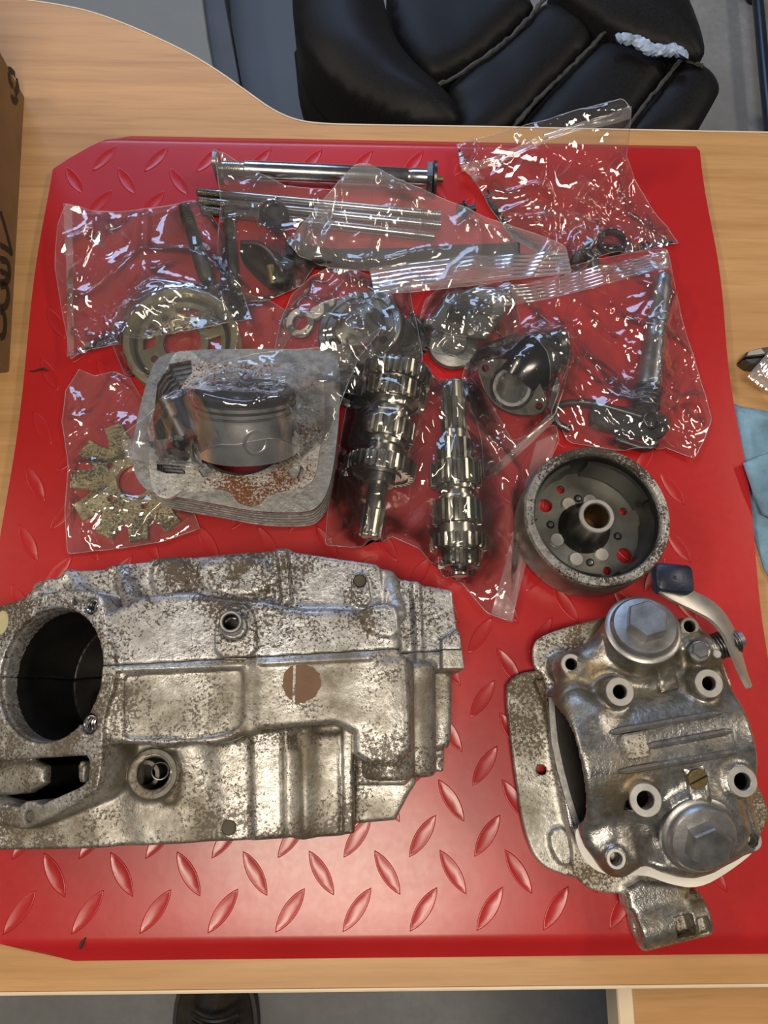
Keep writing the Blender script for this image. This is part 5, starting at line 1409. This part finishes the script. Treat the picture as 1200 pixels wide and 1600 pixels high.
# intake elbow
def intake():
    fr = Fr(W(800, 605, ZM + .026), _n((-.40, -.52, .75)), (1, -.78, 0))
    root = thing('intake_elbow', 'glossy black intake elbow with a sealing ring face in an open bag', 'intake', (*W(815, 580, 0)[:2], ZM))
    fl_ = chaikin([(-.0325, .0), (-.029, .0075), (-.010, .0195), (.010, .0195), (.029, .0075), (.0325, 0), (.029, -.0075), (.010, -.0195), (-.010, -.0195), (-.029, -.0075)], 2)
    holes = [[(.0130 * math.cos(a), .0130 * math.sin(a)) for a in np.linspace(0, 2 * math.pi, 33)[:-1]]] + [[(s * .0265 + .0032 * math.cos(a), .0032 * math.sin(a)) for a in np.linspace(0, 2 * math.pi, 17)[:-1]] for s in (1, -1)]
    pts = [np.array(p) for p in fl_]; faces = [list(range(len(fl_)))]
    for hp in holes: st = len(pts); pts += [np.array(q) for q in hp]; faces.append(list(range(st, st + len(hp))))
    V2, E, F2, _, _, _ = delaunay_2d_cdt([Vector(p) for p in pts], [], faces, 1, 1e-7)
    V2 = np.array([tuple(v) for v in V2]); keep = [tuple(f_) for f_ in F2 if all(float(poly_sdf(np.array(hp), np.array([V2[list(f_)].mean(0)[0]], np.float32), np.array([V2[list(f_)].mean(0)[1]], np.float32))[0]) > -1e-6 for hp in holes)]
    keep = ccw(V2, keep); mm = len(V2)
    side = [(b, a, a + mm, b + mm) for a, b in boundary_loop(keep)]
    mesh_obj('flange', [fr.p(a, b, -.001) for a, b in V2] + [fr.p(a, b, -.008) for a, b in V2], [tuple(i + mm for i in f_)[::-1] for f_ in keep] + side, MT['black'], root, 30)
    mesh_obj('flange_face', [fr.p(a, b, 0) for a, b in V2] + [fr.p(a, b, -.001) for a, b in V2], keep + side, MT['flangeface'], root, 30)
    mb = MB(); ring(mb, fr, .0182, .0158, -.001, .0008, 40, .0003); mb.build('o_ring', MT['rubber'], root)
    mb = MB(); ring(mb, fr, .0157, .0126, -.001, .0007, 40, .0003); mb.build('spigot_face', MT['spigot'], root)
    # elbow tube bending up and back
    p0 = fr.p(0, .002, -.010); end = W(866, 556, ZM + .022); mid = fr.p(0, .006, -.040)
    mid = np.array((mid[0], mid[1], ZM + .026))
    Q = [];
    for t in np.linspace(0, 1, 14): Q.append((1 - t) ** 2 * p0 + 2 * t * (1 - t) * mid + t * t * end)
    mb = MB(); tube(mb, Q, list(.0200 + .0045 * np.sin(np.linspace(0, 1, 14) * 3.0)), 28, caps=False)
    mb.build('elbow', MT['black'], root, 60)
    mb = MB(); tube(mb, [fr.p(0, 0, .0002), fr.p(0, 0, -.010), fr.p(0, .003, -.018)], [.0127, .0122, .006], 28, caps=True); 
    m = MB(); m.add(mb.V, [f_[::-1] for f_ in mb.F[:-1]]) ; m.build('throat', MT['flyfloor'], root, 60)
    fe = Fr(end, end - Q[-2], (0, .3, 1)); mb = MB(); poly_prism(mb, fe, chaikin([(-.027, 0), (-.012, .018), (.012, .018), (.027, 0), (.012, -.018), (-.012, -.018)], 2), -.004, .004, .0008); mb.build('rear_flange', MT['black'], root, 40)
    mb = MB(); tube(mb, [W(862, 545, ZM + .03), W(861, 530, ZM + .034)], .0026, 12); mb.build('stud', MT['capst'], root)
    mb = MB(); disc(mb, Fr(W(861, 573, ZM + .026), (.3, -.5, .8)), .0032, -.001, .002, 16); mb.build('screw', MT['steel'], root)
    return root
ink = intake()

# kick-start shaft with lever
def kick():
    z = ZM + .012; a, b = W(1036, 432, z), W(1008, 640, z); fr = Fr(a, b - a); L = np.linalg.norm(b - a)
    root = thing('kick_shaft', 'long grey kick-start shaft with spring and arm in the big right bag', 'shaft', (*((a + b) / 2)[:2], ZM))
    mb = MB(); lathe(mb, fr, [(0, 0), (.0060, 0), (.0066, .001), (.0066, L * .10), (.0076, L * .105), (.0076, L * .30), (.0088, L * .31), (.0092, L * .33), (.0092, L * .36), (.0080, L * .37), (.0094, L * .62), (.0100, L * .80), (.0100, L * .84), (.0085, L * .86), (.0085, L), (0, L)], 30); mb.build('shaft', plain('grey_steel', (.30, .32, .34), .8, .40, .25), root)
    mb = MB(); spring(mb, fr.at(0, 0, L * .84), .0105, .0016, L * .17, 5, 18, 8); mb.build('return_spring', MT['dsteel'], root, 60)
    z2 = ZM + .008; P = [(1036, 648), (1046, 662), (1040, 680), (1024, 690), (1000, 684), (930, 668), (922, 660), (922, 640), (932, 634), (1010, 640)]
    mb = MB(); poly_prism(mb, Fr((0, 0, 0)), chaikin(px(P, z2), 1), ZM + .002, z2 + .004, .001); mb.build('arm', MT['dsteel'], root, 30)
    mb = MB(); spring(mb, Fr(W(1012, 660, z2 + .004), (.2, -.1, 1)), .0065, .0012, .006, 4, 16, 6); mb.build('hub_spring', MT['dsteel'], root, 60)
    mb = MB(); tube(mb, chaikin([W(905, 628, z2), W(930, 630, z2 + .003), W(965, 640, z2 + .004), (W(1005, 652, z2 + .004))], 2, False), .003, 10); mb.build('spring_leg', MT['dsteel'], root)
    mb = MB(); tube(mb, chaikin([W(960, 686, z2), W(985, 694, z2), W(1010, 702, z2), W(1024, 692, z2)], 2, False), .0034, 10); mb.build('stop_leg', MT['dsteel'], root)
    c = W(884, 652, ZM + .006); r2 = thing('steel_clip', 'bent dark steel clip left of the kick-start arm', 'clip', (c[0], c[1], ZM))
    mb = MB(); tube(mb, chaikin([W(930, 634, ZM + .005), W(895, 628, ZM + .006), W(868, 634, ZM + .006), W(866, 660, ZM + .005), W(890, 672, ZM + .005)], 2, False), .0032, 10); mb.build('wire', MT['dsteel'], r2)
    return root, r2
kk = kick()
# o-ring and clip in the top right bag
c = W(957, 377, ZM + .005); fr = Fr((c[0], c[1], ZM + .0045))
mb = MB(); tube(mb, [fr.p(.0108 * math.cos(a), .0108 * math.sin(a), .0) for a in np.linspace(0, 2 * math.pi, 41)[:-1]], .0025, 10, closed=True)
oring = mb.build('rubber_ring', MT['rubber']); tag(oring, 'black rubber ring at the bottom of the top right bag', 'ring')
sm = thing('small_rocker', 'small dark rocker piece left of the black rubber ring', 'engine part', (*W(912, 405, 0)[:2], ZM))
mb = MB(); tube(mb, chaikin([W(898, 412, ZM + .006), W(902, 398, ZM + .008), W(914, 394, ZM + .008), W(926, 402, ZM + .007), W(930, 418, ZM + .005)], 2, False), [.0042] * 14, 10) if False else tube(mb, [W(898, 412, ZM + .006), W(902, 400, ZM + .008), W(914, 395, ZM + .008), W(926, 403, ZM + .007), W(930, 418, ZM + .006)], .0045, 10)
mb.build('arm', MT['dsteel'], sm); mb = MB(); lathe(mb, Fr(W(918, 387, ZM + .002)), [(0, 0), (.005, 0), (.0055, .004), (.004, .008), (0, .009)], 16); mb.build('roller', MT['dsteel'], sm)
# ------------------------------------------------------------------ plastic bags
bpy.context.view_layer.update()
def world_mesh(roots):
    V = []; F = []
    def rec(o):
        if o.type == 'MESH':
            b = len(V); off = wloc(o)
            n = len(o.data.vertices); a = np.empty(n * 3, np.float32); o.data.vertices.foreach_get('co', a)
            V.extend((a.reshape(-1, 3) + off).tolist()); F.extend(tuple(i + b for i in p.vertices) for p in o.data.polygons)
        for c in o.children: rec(c)
    for r in roots: rec(r)
    return V, F
def bvh(roots):
    V, F = world_mesh(roots); return BVHTree.FromPolygons(V, F) if F else None
def heights(tree, X, Y, base):
    H = np.full(X.shape, base)
    if tree is None: return H
    dn = Vector((0, 0, -1))
    for i in np.ndindex(X.shape):
        h = tree.ray_cast(Vector((X[i], Y[i], .4)), dn, .6)[0]
        if h is not None and h.z > base: H[i] = h.z
    return H
def bilin(Gr, x0, y0, s, x, y):
    u = np.clip((x - x0) / s, 0, Gr.shape[0] - 1.001); v = np.clip((y - y0) / s, 0, Gr.shape[1] - 1.001)
    i = u.astype(int); j = v.astype(int); a = u - i; b = v - j
    return Gr[i, j] * (1 - a) * (1 - b) + Gr[i + 1, j] * a * (1 - b) + Gr[i, j + 1] * (1 - a) * b + Gr[i + 1, j + 1] * a * b
def crease(x, y, seed, sc):
    """sharp fold lines at several scales, drifting direction"""
    wx = x + .25 / sc * perlin(x * sc * .7, y * sc * .7, seed + 50); wy = y + .25 / sc * perlin(x * sc * .7 + 9, y * sc * .7, seed + 51)
    a = 1 - np.abs(perlin(wx * sc, wy * sc * .55, seed)) * 2.2
    b = 1 - np.abs(perlin(wx * sc * .8 + wy * sc * 1.0, (wy - wx) * sc * .6, seed + 1)) * 2.2
    c = 1 - np.abs(perlin(wx * sc * 2.3, wy * sc * 1.7, seed + 2)) * 2.2
    d = 1 - np.abs(perlin((wx - wy) * sc * 4.1, (wy + wx) * sc * 2.6, seed + 3)) * 2.2
    m = np.clip(.45 + 1.3 * perlin(x * sc * .45 + 3, y * sc * .45, seed + 9), .12, 1); m2 = np.clip(.35 + 1.5 * perlin(x * sc * .5 - 7, y * sc * .5, seed + 19), .05, 1)
    return np.maximum(a, 0) ** 3 * .65 + np.maximum(b, 0) ** 3 * .6 + m * np.maximum(c, 0) ** 3 * .35 + m2 * np.maximum(d, 0) ** 3 * .20
BAGN = [0]
def bag(label, poly, under, inside, amp=.004, sc=28, mat='bagfilm', zips=(), seed=1, step=.0022, lift=.0016, puff=0.0, slack=.0, group=None, bottom=True):
    k = BAGN[0]; BAGN[0] += 1
    pts = [W(p[0], p[1], (p[2] if len(p) > 2 else ZM + .003)) for p in poly]
    P2 = [p[:2] for p in pts]; A = np.array(P2)
    lo = A.min(0) - .006; hi = A.max(0) + .006; s = .0022
    gx = np.arange(lo[0], hi[0] + s, s); gy = np.arange(lo[1], hi[1] + s, s); X, Y = np.meshgrid(gx, gy, indexing='ij')
    base = ZM + .0016 + .00025 * (k % 5)
    Hu = heights(bvh(under), X, Y, base); Ha = np.maximum(Hu, heights(bvh(inside + under), X, Y, base)) + lift
    D = poly_sdf(A, X.astype(np.float32), Y.astype(np.float32)); ins = D < 0
    # edge height, carried over from the nearest outline point
    ez = np.zeros(X.shape); best = np.full(X.shape, 1e9)
    for i in range(len(pts)):
        a, b = pts[i], pts[(i + 1) % len(pts)]; e = b[:2] - a[:2]; L2 = max(e.dot(e), 1e-12)
        t = np.clip(((X - a[0]) * e[0] + (Y - a[1]) * e[1]) / L2, 0, 1)
        dd = (X - a[0] - e[0] * t) ** 2 + (Y - a[1] - e[1] * t) ** 2; m = dd < best
        best[m] = dd[m]; ez[m] = (a[2] + (b[2] - a[2]) * t)[m]
    Z = np.maximum(Ha, ez); fix = D > -s * 1.2
    Zf = np.maximum(ez, Ha)
    Z[fix] = Zf[fix]
    for it in range(160):
        B = Z.copy()
        B[1:-1, 1:-1] = .25 * (Z[2:, 1:-1] + Z[:-2, 1:-1] + Z[1:-1, 2:] + Z[1:-1, :-2]) + puff * s * s
        Z = np.maximum(B, Ha); Z[fix] = Zf[fix]
    V, F, dd, n = sheet_pts(P2, step, .6, seed + 7, .6); F = ccw(V, F)
    x, y = V[:, 0], V[:, 1]
    z = bilin(Z, gx[0], gy[0], s, x, y); hh = bilin(Ha, gx[0], gy[0], s, x, y)
    env = np.minimum(1, .25 + np.maximum(-dd, 0) / .012)
    w = crease(x + seed * .37, y, seed * 13, sc) - .2
    z2 = z + amp * env * w + slack * env * perlin(x * 30, y * 30, seed + 77)
    z2 = np.maximum(z2, hh - lift * .6)
    T = np.column_stack([V, z2]); root = thing('zip_bag', label, 'bag', (*A.mean(0), ZM), group)
    mesh_obj('front_film', T, F, MT[mat], root, 180)
    sp = T[:n][::2]
    mb_ = MB(); tube(mb_, list(sp + np.array((0, 0, .0002))), .00035, 5, closed=True); mb_.build('edge_seal', MT['zip'], root, 180)
    if bottom:
        V3, F3, d3, n3 = sheet_pts(P2, .006, .4, seed, .6); F3 = ccw(V3, F3)
        zb = bilin(Hu, gx[0], gy[0], s, V3[:, 0], V3[:, 1]); ze = bilin(Z, gx[0], gy[0], s, V3[:, 0], V3[:, 1])
        zb = np.where(d3 > -.003, np.minimum(ze, zb + .012), zb + .0003 * perlin(V3[:, 0] * 90, V3[:, 1] * 90, seed))
        ezz = bilin(ez, gx[0], gy[0], s, V3[:, 0], V3[:, 1]); ed = np.exp(-np.maximum(-d3, 0) / .02)
        zb = np.maximum(zb, zb * (1 - ed) + (ezz - .0004) * ed)
        mesh_obj('back_film', np.column_stack([V3, zb]), [f[::-1] for f in F3], MT['clear'], root, 180)
    for zq in zips:
        q, nr = zq[0], zq[1]; c4 = [W(p[0], p[1], p[2] if len(p) > 2 else ZM + .006) for p in q]
        n1 = 60; n2 = nr * 6 + 1; Vz = []
        U, T_ = np.meshgrid(np.linspace(0, 1, n1), np.linspace(0, 1, n2), indexing='ij')
        Q = (c4[0][None, None] * ((1 - U) * (1 - T_))[..., None] + c4[1][None, None] * (U * (1 - T_))[..., None] + c4[2][None, None] * (U * T_)[..., None] + c4[3][None, None] * ((1 - U) * T_)[..., None])
        zz = np.maximum(bilin(Z, gx[0], gy[0], s, Q[..., 0], Q[..., 1]) + amp * .3 * (crease(Q[..., 0] + seed * .37, Q[..., 1], seed * 13, sc) - .2), bilin(Ha, gx[0], gy[0], s, Q[..., 0], Q[..., 1])) + .0007
        rid = np.abs(np.sin(T_ * nr * math.pi)) ** 6
        Q[..., 2] = np.where(T_ > -1, zz, 0) + .0004 * rid
        idx = np.arange(n1 * n2).reshape(n1, n2)
        Fz = np.stack([idx[:-1, :-1], idx[1:, :-1], idx[1:, 1:], idx[:-1, 1:]], -1).reshape(-1, 4)
        mesh_obj('zip_strip', Q.reshape(-1, 3), Fz, MT[zq[2] if len(zq) > 2 else 'zip'], root, 180)
    return root
z = ZM
B1 = bag('clear bag with a closed zip at its left, over the tapered rod and gold ring', [(103, 318, z + .018), (122, 322, z + .012), (150, 332), (215, 330), (290, 316), (318, 318), (345, 360), (370, 430), (393, 498, z + .02), (300, 515, z + .024), (240, 527, z + .016), (170, 540, z + .008), (128, 552, z + .010), (112, 562, z + .012), (100, 500, z + .01), (86, 420, z + .012), (90, 350, z + .016)],
    [cup], [rod1], .011, 13, 'bagfilm', [([(100, 320, z + .016), (112, 320, z + .016), (116, 556, z + .012), (106, 560, z + .012)], 3)], 1, slack=.002)
B2 = bag('thin clear bag around the gold starter cup ring', [(172, 530), (186, 480), (225, 448), (290, 440), (360, 452), (420, 470), (470, 500), (440, 548), (400, 560), (330, 600), (240, 600), (195, 585)], [], [cup], .005, 18, 'bagfilm', [], 2)
B3 = bag('clear crinkled bag around the toothed sprocket', [(104, 612), (124, 578), (148, 588), (178, 582), (204, 592), (232, 640), (262, 720), (300, 790), (312, 826), (250, 848), (180, 858), (106, 866), (102, 800), (108, 730), (98, 660)], [cyl] if False else [], [spr], .0075, 17, 'bagfilm', [], 3)
B6 = bag('crumpled bag holding the long bolt and black tensioner', [(336, 238, z + .028), (352, 240, z + .030), (385, 262, z + .024), (445, 290, z + .02), (530, 300, z + .016), (512, 360, z + .012), (490, 420), (474, 446), (420, 470), (372, 476), (345, 462), (340, 380), (346, 320, z + .014)], [axl, st1, st2, st3, rb], [rod2, tn], .011, 15, 'bagfilm', [], 6, slack=.002)
B7 = bag('crumpled bag around the clutch plate in the middle', [(430, 545), (440, 500), (456, 462), (490, 432), (512, 418, z + .012), (560, 424, z + .012), (600, 440), (638, 446), (648, 500), (660, 560), (655, 592), (610, 600), (575, 628), (530, 618), (500, 590), (460, 570)], [], list(disc_objs), .009, 17, 'bagfilm', [], 7, slack=.002)
B8 = bag('small crumpled bag around the triangular cam plate', [(652, 510), (664, 470), (690, 446), (740, 440), (800, 452), (812, 500), (806, 530), (760, 556), (724, 566), (680, 556), (664, 540)], [], [rot], .0065, 22, 'bagfilm', [], 8)
B9 = bag('clear crinkly bag reaching over the back desk edge with a zip on top', [(714, 226, .016), (780, 208, .030), (860, 186, .048), (930, 166, .060), (974, 153, .068), (986, 172, .064), (984, 205, .050), (978, 245, .030), (990, 280, z + .010), (1020, 330), (1060, 380), (1000, 394), (940, 400), (900, 428), (850, 400), (800, 372), (768, 330), (748, 296), (736, 276, z + .006), (720, 262, z + .010)],
    [], [oring, sm], .010, 20, 'clear', [([(716, 264, .012), (984, 172, .062), (985, 184, .060), (720, 276, .012)], 2)], 9, slack=.0015)
B10 = bag('large clear bag with ribbed zip band holding the kick-start shaft', [(692, 470, z + .02), (760, 446, z + .014), (850, 424, z + .010), (980, 396, z + .008), (1042, 390, z + .008), (1050, 430), (1062, 490), (1080, 550), (1112, 655), (1098, 690), (1083, 718), (1040, 700), (1010, 706), (960, 704), (890, 692), (868, 660), (850, 640), (835, 590), (800, 540), (760, 505)], [rot, ink, sm], list(kk), .009, 13, 'bagfilm', [([(735, 462, z + .012), (1042, 392, z + .008), (1049, 420, z + .008), (770, 490, z + .010)], 6)], 10, slack=.003, bottom=False)
B10z = None
B11 = bag('open clear bag under the black intake elbow with a folded white edge', [(722, 590), (730, 560), (756, 536), (800, 522), (850, 520), (884, 530, z + .02), (892, 560, z + .026), (880, 610, z + .022), (866, 650, z + .014), (820, 690), (772, 742), (756, 748), (752, 690), (740, 640)], [], [ink], .006, 18, 'clear', [([(884, 532, z + .03), (892, 556, z + .03), (864, 640, z + .02), (852, 640, z + .02)], 1, 'milky'), ([(864, 640, z + .02), (870, 652, z + .02), (775, 742, z + .006), (768, 730, z + .01)], 2, 'milky')], 11)
B12 = bag('long clear bag around both gearbox shafts with a zip down its right side', [(546, 612), (556, 580), (590, 562), (650, 572), (690, 596), (735, 592), (760, 620), (800, 690), (868, 664), (872, 690), (850, 740), (822, 830), (812, 890), (800, 972), (760, 958), (722, 912), (690, 900), (655, 858), (610, 838), (592, 852), (548, 856), (508, 852), (512, 800), (530, 700)], [], [gA, gB], .0065, 14, 'clear', [([(838, 690), (872, 676), (800, 970), (768, 958)], 6)], 12, slack=.0015)
B4 = bag('clear bag wrapped around the piston on the cylinder', [(188, 682, .072), (240, 640, .072), (292, 602, .078), (345, 566, .080), (400, 552, .084), (460, 546, .080), (530, 540, .075), (560, 536, .06), (600, 508, z + .028), (590, 524, z + .030), (560, 560, .05), (536, 620, .066), (510, 690, .066), (470, 716, .068), (390, 736, .069), (300, 730, .069), (240, 724, .070), (198, 714, .071)], [cyl, disc_objs[0]], [piston, pin], .010, 15, 'bagfilm', [([(190, 686, .074), (300, 700, .074), (300, 728, .072), (200, 716, .072)], 3, 'milky')], 4, slack=.0015, bottom=False)
B5 = bag('milky open zip bag lying across the studs and black guide bar', [(446, 384, z + .014), (500, 318, z + .02), (556, 256, z + .034), (576, 256, z + .034), (620, 280, z + .030), (680, 304, z + .024), (760, 340, z + .018), (840, 366, z + .014), (884, 386, z + .014), (893, 426, z + .014), (800, 438, z + .016), (700, 452, z + .018), (586, 462, z + .016), (578, 425, z + .012), (520, 420, z + .008), (470, 406, z + .010)], [st1, st2, st3, axl, rot], [gd, bt], .010, 14, 'milky', [([(578, 420, z + .014), (886, 392, z + .014), (893, 426, z + .014), (586, 462, z + .016)], 6)], 5, slack=.003, bottom=False)
B14 = bag('corner of a clear bag lying over the pliers at the right', [(1168, 588, .016), (1200, 552, .018), (1290, 540, .01), (1290, 640, .01), (1200, 612, .012)], [pl], [], .004, 30, 'milky', [([(1170, 588, .018), (1202, 553, .02), (1235, 575, .016), (1198, 611, .014)], 4)], 14, bottom=False)
